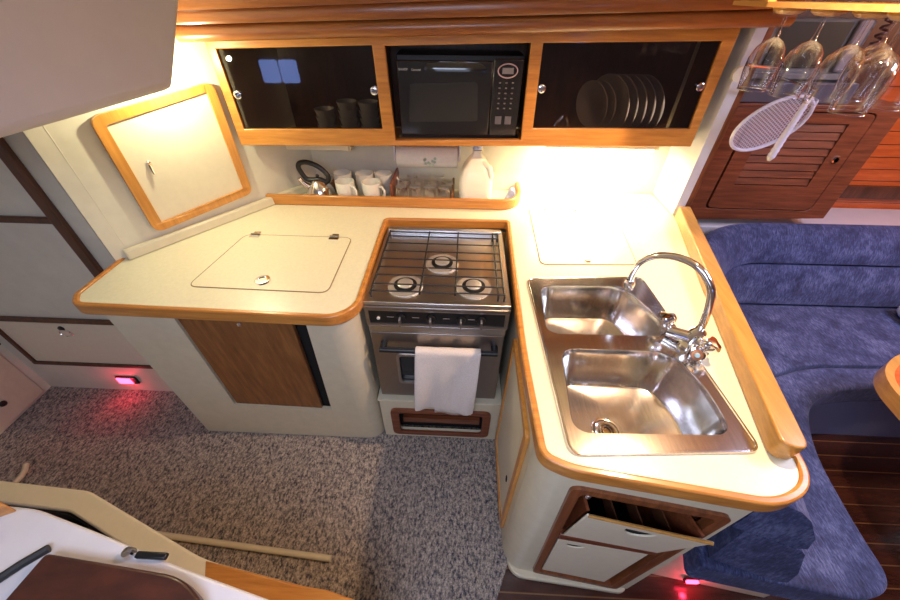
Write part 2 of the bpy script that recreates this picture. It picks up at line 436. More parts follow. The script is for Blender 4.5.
# alcove fronts: drop panel with ring latch, side panel with knob
q = thing('low_locker', 'cream locker flap with dark wood edging and ring latch low in the left alcove', 'locker panel', (-1.9,1.13,.22))
pf = MB().box((-2.19,1.130,.245),(-1.32,1.1385,.53)).build('panel', 'panelwhite', q)
ed = MB().box((-2.215,1.122,.222),(-1.30,1.1385,.244)); ed.box((-2.215,1.122,.2445),(-2.191,1.1385,.5345)); ed.build('edging', 'darkwood', q, bevel=.003)
MB().lathe([(.014,0),(.013,.006),(.003,.008)], (-1.874,1.129,.50), 14, 'y').build('latch', 'black', q)
MB().tube([(-1.865+.030*math.cos(2*PI*k/20), 1.121, .475+.018*math.sin(2*PI*k/20)) for k in range(20)], .0035, 6, closed=True).build('ring_pull', 'chrome', q, smooth=True)
q = thing('side_locker', 'pale locker front with a dark round knob at the far left edge above the carpet', 'locker panel', (-2.29,.9,.02))
MB().box((-2.299,.55,.015),(-2.288,1.10,.34)).build('panel', 'gelcoat', q, bevel=.004)
MB().lathe([(.010,0),(.016,.012),(.012,.02),(.002,.022)], (-2.288,.943,.13), 14, 'x').build('knob', 'black', q, smooth=True)
o = MB().box((-2.299,1.03,.36),(-2.290,1.135,.40)).build('vent_slot', 'darkwood'); tag(o, 'short dark slot on the left alcove side, above the locker with the round knob', 'vent')
q = thing('courtesy_light', 'lit red courtesy light in the cream kick panel of the left alcove', 'courtesy light', (-1.79,1.135,.08))
MB().box((-1.845,1.128,.075),(-1.735,1.1385,.13)).build('housing', 'black', q, bevel=.003)
MB().box((-1.838,1.122,.081),(-1.762,1.1279,.124)).build('lens', 'redlamp', q, bevel=.002)

# ================================================================== stove
st = thing('gas_stove', 'stainless three-burner marine gas stove with oven set into the worktop', 'stove', (-.08,1.2,.33))
bd = MB().box((-.333,.962,.34),(.172,1.44,.875)); bd.build('body', 'black', st, bevel=.004)
# steel top: tray with raised rim
tp = MB(); tp.plate([(-.338,.936,.888),(.180,.936,.888),(.182,1.452,.888),(-.336,1.452,.888)], [[(-.318,.962,.888),(.160,.962,.888),(.160,1.42,.888),(-.318,1.42,.888)]], (0,0,.016))
tp.build('top_rim', 'cooktop', st, bevel=.003)
MB().box((-.3175,.9625,.878),(.1595,1.4195,.891)).build('cooktop', 'cooktop', st)
MB().box((-.338,.930,.876),(.180,.956,.8875)).build('front_lip', 'ovensteel', st, bevel=.003)
MB().box((-.33,1.4195,.9045),(.175,1.445,.915)).build('rear_lip', 'cooktop', st, bevel=.003)
for x, y in ((-.074,1.195),(-.202,1.045),(.051,1.050)):
    bb = MB().lathe([(.066,.8915),(.064,.897),(.045,.899),(.034,.8945),(.030,.8945)], (x,y,0), 32).build('burner', 'aluminium', st, smooth=True)
    MB().lathe([(.042,.8955),(.043,.901),(.034,.903),(.001,.903)], (x,y,0), 28).build('burner_ring', 'black', bb, smooth=True)
    MB().lathe([(.029,.9032),(.029,.907),(.024,.910),(.001,.911)], (x,y,0), 28).build('burner_cap', 'aluminium', bb, smooth=True)
gr = MB()
for y in (.965,1.005,1.06,1.11,1.165,1.22,1.28,1.335,1.37): gr.tube([(-.312,y,.932),(.156,y,.932)], .0028, 6)
for x in (-.312,-.14,-.015,.156): gr.tube([(x,.958,.927),(x,1.385,.927)], .0034, 6)
for x in (-.312,.156,.135):
    gr.tube([(x,.958,.922),(x,1.39,.922)], .0036, 6)
    for y in (.965,1.38): gr.tube([(x,y,.8915),(x,y,.93)], .0034, 6)
gr.build('grate', 'wire', st, smooth=True)
cp = MB().box((-.335,.935,.796),(.177,.961,.8755)).build('control_panel', 'black', st, bevel=.002)
fr = MB().plate([(-.335,.9345,.796),(.177,.9345,.796),(.177,.9345,.8755),(-.335,.9345,.8755)], [[(-.322,.9345,.806),(.164,.9345,.806),(.164,.9345,.867),(-.322,.9345,.867)]], (0,-.003,0)).build('panel_frame', 'ovensteel', st)
for x in (-.208,-.100,.008,.080):
    kb = MB().lathe([(.017,0),(.0165,.010),(.012,.012),(.001,.0125)], (x,.934,.836), 20, 'y').build('knob', 'black', st, smooth=True)
    MB().box((x-.0035,.9005,.820),(x+.0035,.921,.852)).build('grip', 'ovensteel', kb, bevel=.001)
MB().lathe([(.006,0),(.006,.006),(.001,.007)], (-.289,.934,.832), 12, 'y').build('igniter_button', 'enamel', st)
for x in (-.245,-.155,-.045,.045): MB().box((x-.012,.9338,.8355),(x+.012,.9348,.8375)).build('marking', 'display', st)
# oven door
dr = MB().plate([(-.332,.950,.352),(.172,.950,.352),(.172,.950,.752),(-.332,.950,.752)], [[(a,.950,c) for a,c in rpoly([(-.235,.455),(.075,.455),(.075,.625),(-.235,.625)], .02)]], (0,-.012,0)).build('oven_door', 'ovensteel', st, bevel=.003)
MB().box((-.24,.9505,.45),(.08,.955,.63)).build('oven_window', 'grille', dr)
MB().plate([(a,.9375,c) for a,c in rpoly([(-.245,.445),(.085,.445),(.085,.635),(-.245,.635)], .022)], [[(a,.9375,c) for a,c in rpoly([(-.233,.457),(.073,.457),(.073,.623),(-.233,.623)], .018)]], (0,-.004,0)).build('window_trim', 'cooktop', dr)
MB().box((-.333,.936,.756),(.174,.955,.792)).build('top_band', 'cooktop', st, bevel=.003)
hd = MB().tube([(-.295,.905,.692),(.150,.905,.692)], .011, 12)
hd.lathe([(.014,0),(.012,.034)], (-.285,.938,.692), 12, 'y'); hd.lathe([(.014,0),(.012,.034)], (.140,.938,.692), 12, 'y')
hd.build('handle', 'black', dr, smooth=True)
# towel over the handle
import bmesh
tw = MB(); nx, nz = 26, 34
def towel(u, v):
    x0, x1 = -.160, .088
    w = v  # 0 top of bar front -> 1 bottom ; back side negative
    z = .708 - .378*max(0, v); x = x0+(x1-x0)*u + (-.018*v*(1-u)) - .012*v*(u)
    if v > 0: z -= .020*u*v
    y = .889 - .010*math.sin(u*7+v*2)*min(1,max(0,v)*2) - .006*math.sin(u*15+1)*min(1,max(0,v)*1.5)
    y += -.010*math.sin(PI*min(1,max(0,v)*1.0))
    return x, y, z
rows = []
for j in range(nz+1):
    s_ = j/nz; row = []
    for i in range(nx+1):
        u = i/nx
        if s_ < .22:      # back layer hanging behind the bar
            k = s_/.22; x,_,_ = towel(u, .0); row.append((x, .9225, .60 + (.692-.60)*k))
        elif s_ < .34:
            a = PI*(s_-.22)/.12; x,_,_ = towel(u, 0); row.append((x, .905+.0165*math.cos(a), .692+.0165*math.sin(a)))
        else:
            k = (s_-.34)/.66; row.append(towel(u, k) if k > .02 else (towel(u,0)[0], .8885, .692))
    rows.append(row)
vs = [p for r in rows for p in r]; fs = []
for j in range(nz):
    for i in range(nx): a = j*(nx+1)+i; fs.append((a, a+1, a+nx+2, a+nx+1))
tw.add(vs, fs)
t_ = thing('towel', 'white terry towel hanging over the black oven door handle', 'towel', (-.04,.90,.30))
tw.build('cloth', 'towel', t_, smooth=True, solid=.006, subsurf=1)
t2 = MB(); vs = []; fs = []
for j in range(13):
    for i in range(15):
        u, v = i/14, j/12; x = -.085+.165*u-.01*v; vs.append((x, .9075+.004*math.sin(u*9), .60-(.325+.012*u)*v))
for j in range(12):
    for i in range(14): a = j*15+i; fs.append((a,a+1,a+16,a+15))
t2.add(vs, fs).build('rear_fold', 'towel', t_, smooth=True, solid=.005)

# plinth below the oven
pn = thing('stove_plinth', 'cream plinth with a rounded wood-framed opening below the oven', 'plinth', (-.08,.96,0))
opn = rpoly([(-.268,.062),(.128,.062),(.128,.225),(-.268,.225)], .02)
opo = rpoly([(-.305,.035),(.165,.035),(.165,.252),(-.305,.252)], .035)
pb = MB().plate([(-.352,.938,.001),(.206,.938,.001),(.206,.938,.325),(-.352,.938,.325)], [[(a,.938,c) for a,c in rpoly([(-.28,.055),(.14,.055),(.14,.235),(-.28,.235)], .02)]], (0,.02,0))
pb.box((-.352,.92,.325),(.206,1.10,.334)); pb.build('face', 'gelcoat', pn, bevel=.003)
MB().plate([(a,.9375,c) for a,c in opo], [[(a,.9375,c) for a,c in opn]], (0,-.012,0)).build('opening_frame', 'redteak', pn, bevel=.004)
MB().box((-.33,.998,.002),(.19,1.004,.32)).build('cavity_back', 'cavity_shade', pn)  # dark sheet painted as the shade behind the opening
MB().box((-.26,.972,.075),(.12,.990,.115)).build('inner_rail', 'redteak', pn)
MB().tube([(-.19,.980,.200),(.05,.980,.200)], .014, 12).build('pipe', 'gelcoat', pn, smooth=True)

# ================================================================== right unit (sink cabinet)
rc = thing('sink_cabinet', 'cream sink cabinet with wood-framed drawer and door at its rounded end', 'cabinet', (.5,.8,0))
def rf(x, z, o=0): # front plane (faces the camera), slightly slanted
    return (x - .11*o*0, .395 + (.25-x)*.11*-1*-1*-1*-1*1.0*1 + o, z)
def rf(x, z, o=0): return (x, .395 - (x-.25)*.11 + o, z)
fo = [rf(.275,.03), rf(.665,.03), rf(.700,.868), rf(.275,.868)]
fh = [(a) for a in rpoly([(.312,.058),(.622,.036),(.672,.785),(.290,.812)], [.02,.02,.03,.03])]
bd = MB().plate(fo, [[rf(a,c) for a,c in fh]], (0,.018,0))
# rounded corner and left side with door opening region
ctop, cbot = [], []
for k in range(9):
    a = PI/2*k/8
    ctop.append((.275-.067*math.sin(a), rf(.275,0)[1]+.085*(1-math.cos(a)), .868)); cbot.append((.275-.067*math.sin(a), rf(.275,0)[1]+.085*(1-math.cos(a)), .03))
for k in range(8): bd.add([cbot[k],cbot[k+1],ctop[k+1],ctop[k]], [(0,3,2,1)])
bd.add([(.208,.478,.03),(.208,1.50,.03),(.208,1.50,.868),(.208,.478,.868)], [(0,1,2,3)])
bd.add([rf(.665,.03),(.80,1.0,.03),(.80,1.0,.868),rf(.700,.868)], [(0,1,2,3)])
bd.build('body', 'gelcoat', rc, smooth=True)
# plinth rim
base = rpoly([(.225,.372),(.66,.335),(.685,.42),(.70,1.0),(.215,1.0)], [.06,.03,.01,.01,.02])
MB().prism(base, .0008, .029).build('base_rim', 'gelcoat', rc, bevel=.006)
# wood frame around drawer + door
fi = rpoly([(.345,.105),(.572,.085),(.628,.735),(.345,.752)], .006)
MB().plate([rf(a,c,-.010) for a,c in fh], [[rf(a,c,-.010) for a,c in rpoly([(.334,.085),(.594,.065),(.642,.762),(.316,.785)], .02)]], (0,.022,0)).build('front_frame', 'redteak_z', rc, bevel=.005)
MB().ext([rf(.31,.05,.19), rf(.64,.05,.19), rf(.67,.752,.19), rf(.31,.752,.19)], (0,.01,0)).build('cavity_back', 'cavity_shade', rc)
MB().add([rf(.325,.07,.02), rf(.312,.755,.02), rf(.312,.755,.19), rf(.325,.07,.19)], [(0,1,2,3)]).build('cavity_side', 'darkwood', rc)
MB().add([rf(.600,.07,.02), rf(.648,.755,.02), rf(.648,.755,.19), rf(.600,.07,.19)], [(0,3,2,1)]).build('cavity_side', 'darkwood', rc)
MB().ext([rf(.330,.44,-.006), rf(.618,.44,-.006), rf(.622,.480,-.006), rf(.329,.480,-.006)], (0,.02,0)).build('mid_rail', 'redteak', rc, bevel=.003)
# lower door, closed, with a half-round finger hole
def halfhole(cx, cz, r, n=12): return [(cx - r*math.cos(PI*k/n), cz - r*.75*math.sin(PI*k/n)) for k in range(n+1)]
dz = [(.342,.092),(.570,.078),(.600,.436),(.334,.438)]
dr1 = MB().plate([rf(a,c,-.004) for a,c in dz], [[rf(a,c,-.004) for a,c in halfhole(.392,.405,.028)]], (0,.005,0)).build('door', 'panelwhite', rc, bevel=.002)
MB().ext([rf(.355,.36,.0025), rf(.43,.36,.0025), rf(.43,.415,.0025), rf(.355,.415,.0025)], (0,.003,0)).build('finger_hole', 'cavity_shade', dr1)
# upper drawer, pulled open and tipped forward
da = Vector(rf(.338,.495,-.012)); db = Vector(rf(.600,.495,-.012)); tilt = Vector((.018,-.075,.165)); tl2 = Vector((.080,-.083,.165))
tilt = Vector((-.002,-.070,.205)); tl2 = Vector((.072,-.078,.19))
da, db, c3, d3 = Vector((.337,.378,.484)), Vector((.602,.343,.488)), Vector((.632,.302,.727)), Vector((.340,.350,.730))
def dq(u, v):  # bilinear on the drawer front
    return tuple((da*(1-u)+db*u)*(1-v) + (d3*(1-u)+c3*u)*v)
fro = MB().plate([dq(0,0),dq(1,0),dq(1,1),dq(0,1)], [[dq(.5-.125*math.cos(PI*k/12), .84-.20*math.sin(PI*k/12)) for k in range(13)]], (0,.005,.002))
dw = fro.build('drawer', 'panelwhite', rc, bevel=.002)
MB().ext([tuple(Vector(dq(u,v))+Vector((0,.0065,.002))) for u,v in ((.34,.55),(.66,.55),(.66,.88),(.34,.88))], (0,.004,0)).build('finger_hole', 'cavity_shade', dw)
MB().tube([dq(0.01,1.0), dq(.985,1.0)], .0045, 8).build('top_edge', 'pale_teak', dw, smooth=True)
bk = MB()
for u, s_ in ((0.02,1),(.98,-1)):
    p0 = Vector(dq(u,.05))+Vector((0,.016,.0)); p1 = Vector(dq(u,.95))+Vector((0,.016,.0))
    q0 = MB().ext([tuple(p0), tuple(p1), tuple(p1+Vector((-.035*(u>.5),.16,-.02))), tuple(p0+Vector((-.02*(u>.5),.12,.0)))], (.008*s_,0,0))
    q0.build('drawer_side', 'redteak', dw)

for u in (.3,.52,.75):
    p1 = Vector(dq(u,.85))+Vector((0,.016,.0)); bx = MB().ext([tuple(p1), tuple(p1+Vector((0,.08,-.01))), tuple(p1+Vector((0,.08,-.06))), tuple(p1+Vector((0,0,-.06)))], (.004,0,0)); bx.build('divider', 'darkwood', dw)
sc = MB().sphere(tuple(Vector(dq(.04,1.02))+Vector((.0,.05,.0))), .011, 12); sc.build('catch', 'chrome', dw, smooth=True)
# side door facing the stove
so = rpoly([(.512,.07),(.900,.07),(.900,.80),(.512,.80)], .03)
si = rpoly([(.540,.098),(.875,.098),(.875,.772),(.540,.772)], .015)
MB().plate([(.2075,a,c) for a,c in so], [[(.2075,a,c) for a,c in si]], (-.012,0,0)).build('side_frame', 'teak_z', rc, bevel=.003)
sdp = MB().ext([(.2075,a,c) for a,c in si], (-.006,0,0)).build('side_door', 'panelwhite', rc)
MB().lathe([(.010,0),(.010,-.002)], (.2014,.604,.33), 16, 'x', sx=1, sy=2.0).build('finger_hole', 'cavity_shade', sdp)

# ================================================================== sink
sk = thing('sink', 'stainless double-bowl sink set into the cream worktop', 'sink', (.48,.75,.92))
b1 = rpoly([(.288,1.036),(.272,.792),(.655,.800),(.648,.90),(.590,1.045)], [.05,.05,.045,.05,.05], 8)
b2 = rpoly([(.306,.735),(.284,.462),(.672,.474),(.672,.62),(.628,.735)], [.05,.05,.05,.07,.05], 8)
MB().plate([(x,y,.9205) for x,y in SINKO], [[(x,y,.9205) for x,y in b1], [(x,y,.9205) for x,y in b2]], (0,0,.005)).build('rim', 'steel', sk, smooth=True)
seam(offs(SINKO+[SINKO[0]], .0)[:-1], .0045, .9235).build('rim_bead', 'steel', sk, smooth=True)
def bowl(lp_, depth, s):
    cx = sum(p[0] for p in lp_)/len(lp_); cy = sum(p[1] for p in lp_)/len(lp_); L_ = []
    for sc_, z in ((1.0,.9257),(.985,.921),(.965,.905),(.93,.92-depth*.5),(.89,.92-depth*.85),(.85,.92-depth*.97),(.78,.92-depth),(.3,.92-depth-.003),(.05,.92-depth-.004)):
        L_.append([(cx+(x-cx)*sc_, cy+(y-cy)*sc_, z) for x,y in lp_])
    return MB().loft(L_, False, True), cx, cy
m1, c1x, c1y = bowl(b1, .145, 0); o = m1.build('bowl', 'steel', sk, smooth=True)
m2, c2x, c2y = bowl(b2, .150, 0); o2 = m2.build('bowl', 'steel', sk, smooth=True)
for cx, cy, z, par in ((c1x+.02,c1y-.02,.7735,o),(.436,.562,.7675,o2)):
    MB().lathe([(.042,z),(.040,z+.003),(.030,z+.002),(.026,z-.001),(.002,z-.001)], (cx,cy,0), 28).build('drain', 'chrome', par, smooth=True)
    dn = MB()
    for rr in (.012,.020,.034): dn.tube([(cx+rr*math.cos(2*PI*k/20), cy+rr*math.sin(2*PI*k/20), z+.0022) for k in range(20)], .0015, 5, closed=True)
    dn.build('drain_slots', 'black', par)

# faucet
fc = thing('faucet', 'chrome gooseneck faucet with two tap knobs beside the sink bowls', 'faucet', (.69,.765,.9205))
fb = MB(); fb.lathe([(.034,.9262),(.033,.936),(.022,.945),(.020,.975),(.023,.985),(.012,.997)], (.695,.765,0), 24)
fb.tube([(.640,.805,.945),(.695,.765,.955),(.722,.712,.945)], [.017,.020,.017], 14)
fb.build('mixer_body', 'chrome', fc, smooth=True)
S0 = Vector((.700,.772,.99)); S1 = Vector((.553,.960,1.022)); Pp = []
ctl = [Vector(p) for p in ((.703,.770,.985),(.697,.779,1.056),(.685,.794,1.115),(.662,.823,1.150),(.636,.855,1.163),(.606,.893,1.156),(.579,.928,1.133),(.560,.952,1.094),(.554,.959,1.046),(.555,.958,1.015))]
S1 = ctl[-1]
for i in range(len(ctl)-1):
    p0 = ctl[max(0,i-1)]; p1 = ctl[i]; p2 = ctl[i+1]; p3 = ctl[min(len(ctl)-1,i+2)]
    for k in range(5):
        t = k/5; Pp.append(.5*((2*p1)+(p2-p0)*t+(2*p0-5*p1+4*p2-p3)*t*t+(3*p1-p0-3*p2+p3)*t**3))
Pp.append(S1)
MB().tube(Pp, .0105, 14).build('spout', 'chrome', fc, smooth=True)
dn = (Pp[-1]-Pp[-3]).normalized()
MB().tube([S1-dn*.004, S1+dn*.01, S1+dn*.028], [.013,.017,.015], 16).build('aerator', 'chrome', fc, smooth=True)
def tapknob(c, ax, par):
    c = Vector(c); ax = Vector(ax).normalized(); q_ = ax.to_track_quat('Z','Y').to_matrix().to_4x4()
    m = MB(Matrix.Translation(c) @ q_); L_ = []
    for r, z in ((.012,-.002),(.014,.006),(.022,.012),(.024,.030),(.019,.040),(.002,.043)):
        L_.append([((r*(1+.16*math.cos(3*2*PI*k/24)*(1 if r>.015 else 0)))*math.cos(2*PI*k/24), (r*(1+.16*math.cos(3*2*PI*k/24)*(1 if r>.015 else 0)))*math.sin(2*PI*k/24), z) for k in range(24)])
    m.loft(L_); return m.build('tap_knob', 'chrome', par, smooth=True)
k1 = tapknob((.634,.812,.958), (-.25,.2,1), fc)
k2 = tapknob((.702,.722,.955), (.35,-.15,1), fc)
k3 = tapknob((.672,.715,.952), (-.35,-.8,.55), fc)
ax = Vector((-.35,-.8,.55)).normalized(); cc = Vector((.672,.715,.952))+ax*.044
M['bluedot'] = mat('pale blue index', (.35,.60,.75), .3); M['bronze'] = mat('warm index plate', (.45,.20,.10), .25, .6)
MB(Matrix.Translation(cc) @ ax.to_track_quat('Z','Y').to_matrix().to_4x4()).lathe([(.016,-.002),(.015,.002),(.001,.003)], n=20).build('index_plate', 'bronze', k3, smooth=True)
MB(Matrix.Translation(cc+ax*.003) @ ax.to_track_quat('Z','Y').to_matrix().to_4x4()).lathe([(.007,-.001),(.006,.003),(.001,.0035)], n=16).build('index_dot', 'bluedot', k3, smooth=True)

# ================================================================== tray fiddle along the back
tr = thing('shelf_fiddle', 'honey wood fiddle rail fencing the back of the worktop, rounded at its right end', 'fiddle rail', (-.35,1.7,.9205))
tp_ = rpath([(-.955,1.612),(.235,1.622),(.290,1.70),(.290,1.85)], [0,.07,.06,0], 9)
strip(MB(), tp_, .020, .9205, .972).build('rail', 'teak', tr, bevel=.006, smooth=True)
for x in (-.668,-.345,-.052):
    MB().box((x-.006,1.645,.9205),(x+.006,1.853,1.03 if x==-.345 else .985)).build('divider', 'redteak' if x==-.345 else 'brownwood', tr, bevel=.004)

# kettle
kx, ky = -.715, 1.705
kt = thing('kettle', 'stainless whistling kettle with black loop handle at the left end of the shelf', 'kettle', (kx,ky,.9205))
MB().lathe([(.062,.9207),(.070,.93),(.071,.945),(.062,.972),(.045,1.002),(.030,1.017),(.028,1.019),(.001,1.026)], (kx,ky,0), 32).build('body', 'steel', kt, smooth=True)
MB().sphere((kx,ky,1.034), .009, 12).build('lid_knob', 'black', kt, smooth=True)
MB().tube([(kx-.045,ky-.02,.985),(kx-.066,ky-.03,1.01),(kx-.078,ky-.035,1.035)], [.016,.012,.010], 12).build('spout', 'steel', kt, smooth=True)
hp0 = [(-.052,1.022),(-.070,1.052),(-.078,1.080),(-.064,1.100),(-.030,1.103),(.012,1.088),(.045,1.060),(.058,1.034),(.046,1.010),(.012,1.020),(-.022,1.018)]
hp = []
for i in range(len(hp0)):
    p0, p1, p2, p3 = (Vector(hp0[(i+q_) % len(hp0)]) for q_ in (-1,0,1,2))
    for k in range(4):
        t = k/4; p = .5*((2*p1)+(p2-p0)*t+(2*p0-5*p1+4*p2-p3)*t*t+(3*p1-p0-3*p2+p3)*t**3); hp.append((kx+p.x, ky-.01, p.y))
MB().tube(hp, .0115, 10, closed=True).build('handle', 'black', kt, smooth=True)

# mugs
def mug(rz, x, y, label):
    g = thing('mug', label, 'mug', (x,y,.9207), 'white mugs on the back shelf')
    return g
proto = thing('mug', 'front left white mug of the cluster, next to the kettle', 'mug', (0,0,0), 'white mugs on the back shelf')
MB().lathe([(.026,0),(.030,.002),(.038,.02),(.0415,.055),(.041,.090),(.0385,.090),(.038,.055),(.034,.02),(.001,.006)], n=28).build('cup', 'enamel', proto, smooth=True)
MB().tube([(.039+.0,0,.076),(.056,0,.078),(.068,0,.062),(.066,0,.040),(.054,0,.026),(.037,0,.026)], .0052, 8).build('handle', 'enamel', proto, smooth=True)
mugs = [(-.545,1.680,-.2,'front left white mug of the cluster beside the kettle, nearest the rail'),
        (-.440,1.690,-.5,'front right white mug of the cluster, its handle pointing at the glass tumblers'),
        (-.605,1.752,2.6,'left white mug of the middle row, closest to the kettle'),
        (-.500,1.768,.4,'white mug in the middle of the cluster between four others'),
        (-.575,1.690+.127,.3,'rearmost left white mug against the back wall'),
        (-.425,1.792,-.1,'rear right white mug by the reddish divider')]
mugs[4] = (-.545,1.690+.150-.0,.3,'rearmost left white mug against the back wall') if False else (-.585,1.838-.0,.3,'')
mugs = [(-.578,1.684,-.6,'front left white mug of the cluster beside the kettle, nearest the rail'),
        (-.448,1.684,-.45,'front right white mug of the cluster, handle pointing at the glass tumblers'),
        (-.618,1.790,2.8,'white mug at the left of the second row, closest to the kettle'),
        (-.505,1.790,.9,'white mug in the middle of the second row behind the two front mugs'),
        (-.408,1.796,-.1,'white mug at the right rear beside the reddish board')]
for i, (x, y, rz, l_) in enumerate(mugs):
    c = proto if i == 0 else copy_tree(proto)
    c.location = (x, y, .9207); c.rotation_euler.z = rz; c['label'] = l_; c.scale = (1.12,1.12,1.12)
# tumblers, upside down
proto = thing('glass_tumbler', '', 'glass', (0,0,0), 'clear tumblers on the back shelf')
tbl = MB(); L_ = []
for r, z in ((.034,0),(.033,.03),(.030,.06),(.027,.082),(.024,.084)):
    L_.append([(r*(1+.05*math.cos(8*2*PI*k/32))*math.cos(2*PI*k/32), r*(1+.05*math.cos(8*2*PI*k/32))*math.sin(2*PI*k/32), z) for k in range(32)])
for r, z in ((.001,.078),):
    L_.append([(r*math.cos(2*PI*k/32), r*math.sin(2*PI*k/32), z) for k in range(32)])
tbl.loft(L_, False, True).build('bowl', 'glass', proto, smooth=True)
MB().lathe([(.027,.0842),(.028,.088),(.020,.090),(.001,.089)], n=24).build('foot', 'glass', proto, smooth=True)
tl_ = []
cols = ('leftmost','second','third','rightmost')
for r, (y, nm) in enumerate(((1.672,'front row, right behind the rail'),(1.752,'middle row'),(1.822,'back row, under the paper roll'))):
    for k in range(4 if r < 2 else 3):
        tl_.append((-.302+.070*k+(.010 if r==1 else (.036 if r == 2 else 0)), y, '%s upturned clear ribbed tumbler of the %s' % (cols[k] if r < 2 else ('leftmost','middle','rightmost')[k], nm)))
for i, (x, y, l_) in enumerate(tl_):
    c = proto if i == 0 else copy_tree(proto)
    c.location = (x, y, .9208); c.rotation_euler.z = i*.37; c['label'] = l_
# jug
jg = thing('plastic_jug', 'milky translucent plastic jug with moulded handle standing on the back shelf', 'jug', (.065,1.735,.9207))
def sq(cx, cy, w, z, r=.45): return [(x,y,z) for x,y in rpoly([(cx-w,cy-w),(cx+w,cy-w),(cx+w,cy+w),(cx-w,cy+w)], w*r, 5)]
jb = [sq(.06,1.73,w,z) for w,z in ((.070,.921),(.080,.928),(.080,1.03),(.077,1.055),(.060,1.095),(.032,1.135),(.021,1.150),(.020,1.168))]
MB().loft(jb).build('body', 'jug', jg, smooth=True)
MB().tube([(.090,1.70,1.118),(.120,1.675,1.105),(.128,1.668,1.07),(.122,1.675,1.03),(.118,1.68,1.015)], [.013,.013,.012,.012,.014], 10).build('handle', 'jug', jg, smooth=True)
MB().lathe([(.022,1.1725),(.022,1.19),(.001,1.191)], (.06,1.73,0), 20).build('cap', 'lightblue', jg, smooth=True)
o = MB().ext([(.205,1.70,.9207),(.262,1.70,.9207),(.255,1.70,.985),(.235,1.70,.99)], (0,.04,0)).build('soap_packet', 'lightblue', bevel=.004); tag(o, 'small pale grey packet in the rounded right corner of the shelf', 'packet')

# paper towel roll under cabinet
pr = thing('paper_towel_roll', 'white kitchen paper roll with faint green print mounted under the cabinet', 'paper roll', (-.18,1.79,1.10))
MB().lathe([(.012,-.147),(.052,-.147),(.052,.147),(.012,.147)], (-.180,1.795,1.112), 32, 'x').build('roll', 'paper', pr, smooth=True)
pt = MB()
for k in range(9):
    a = k*.7; x = -.165+.035*math.cos(a*2.1)*(.4+.08*k); z = 1.10+.004*k-.015
    pt.lathe([(.0002,0),(.007,0),(.007,.0006),(.0002,.0006)], (x, 1.7435, z), 8, 'y')
pt.build('green_print', 'green', pr)
hb = MB().box((-.342,1.765,1.095),(-.333,1.858,1.219)); hb.box((-.027,1.765,1.095),(-.018,1.858,1.219)); hb.build('bracket', 'whiteplastic', pr, bevel=.003)
# under-cabinet light fittings
o = thing('strip_light', 'unlit flat cream strip light under the left end of the wall cabinet', 'light', (-.70,1.80,1.15))
MB().box((-.90,1.765,1.135),(-.545,1.857,1.168)).build('housing', 'gelcoat', o, bevel=.004); MB().box((-.89,1.758,1.140),(-.555,1.7645,1.163)).build('diffuser', 'panelwhite', o)
o = thing('strip_light', 'lit warm strip light under the right part of the wall cabinet', 'light', (.60,1.72,1.19))
MB().box((.36,1.68,1.200),(.86,1.76,1.2295)).build('housing', 'gelcoat', o, bevel=.003); MB().box((.375,1.69,1.188),(.845,1.75,1.1948)).build('diffuser', 'tube', o)

# ================================================================== wall cabinet (slightly skewed face)
P0 = Vector((-.955,1.56,0)); P1 = Vector((.955,1.62,0)); du = (P1-P0).normalized(); dn_ = Vector((-du.y,du.x,0))
MC = Matrix(((du.x,dn_.x,0,P0.x),(du.y,dn_.y,0,P0.y),(0,0,1,0),(0,0,0,1)))
def U(x): return (Vector((x, 0, 0))-P0).x/du.x     # world x -> u
wc = thing('wall_cabinet', 'honey teak galley wall cabinet with smoked sliding doors on both sides of the microwave', 'cabinet', (0,1.7,1.22))
ul, ur = U(-.953), U(.955)
def R(x0,z0,x1,z1,d=0): return [(U(x0),d,z0),(U(x1),d,z0),(U(x1),d,z1),(U(x0),d,z1)]
oL = [(U(-.918),0,1.283),(U(-.342),0,1.290),(U(-.348),0,1.575),(U(-.922),0,1.558)]
oM = [(U(-.292),0,1.245),(U(.235),0,1.255),(U(.227),0,1.588),(U(-.303),0,1.573)]
oR = [(U(.278),0,1.300),(U(.920),0,1.306),(U(.909),0,1.600),(U(.270),0,1.588)]
ff = MB(MC).plate([(ul,0,1.218),(ur,0,1.236),(ur,0,1.70),(ul,0,1.66)], [oL,oM,oR], (0,.022,0))
ff.build('face_frame', 'teak', wc, bevel=.003)
cs = MB(MC); cs.ext([(ul,.0225,1.2195),(ur,.0225,1.237),(ur,.19,1.237),(U(-.78),.245,1.2195)], (0,0,.012))
cs.build('bottom', 'teak', wc)
MB(MC).ext([(ul+.005,.0225,1.65),(ur-.005,.0225,1.69),(ur-.005,.19,1.69),(U(-.78),.245,1.65)], (0,0,.012)).build('top', 'darkwood', wc)
for x in (-.322,.254): MB(MC).box((U(x)-.008,.0225,1.25),(U(x)+.008,.215,1.645)).build('divider', 'darkwood', wc)
MB(MC).box((ur-.012,.0225,1.25),(ur-.001,.2,1.68)).build('end_panel', 'darkwood', wc)
MB(MC).ext([(U(-.79),.225,1.235),(ur-.014,.225,1.25),(ur-.014,.225,1.65),(U(-.79),.225,1.65)], (0,.008,0)).build('back_panel', 'darkwood', wc)
MB().box((-.285,1.66,1.238),(.23,1.80,1.248)).build('shelf', 'black', wc)
for nm, oo, kn in (('l',oL,((-.899,1.409),(-.359,1.429))),('r',oR,((.290,1.443),(.896,1.456)))):
    dd = MB(MC).ext([(p[0],.010,p[2]) for p in oo], (0,.004,0)).build('glass_door', 'smoked', wc)
    for x, z in kn:
        kk = MB(MC).lathe([(.012,0),(.015,.003),(.015,.008),(.009,.011),(.001,.010)], (U(x),.0098,z), 20, 'y'); kk.build('knob', 'chrome', dd, smooth=True)
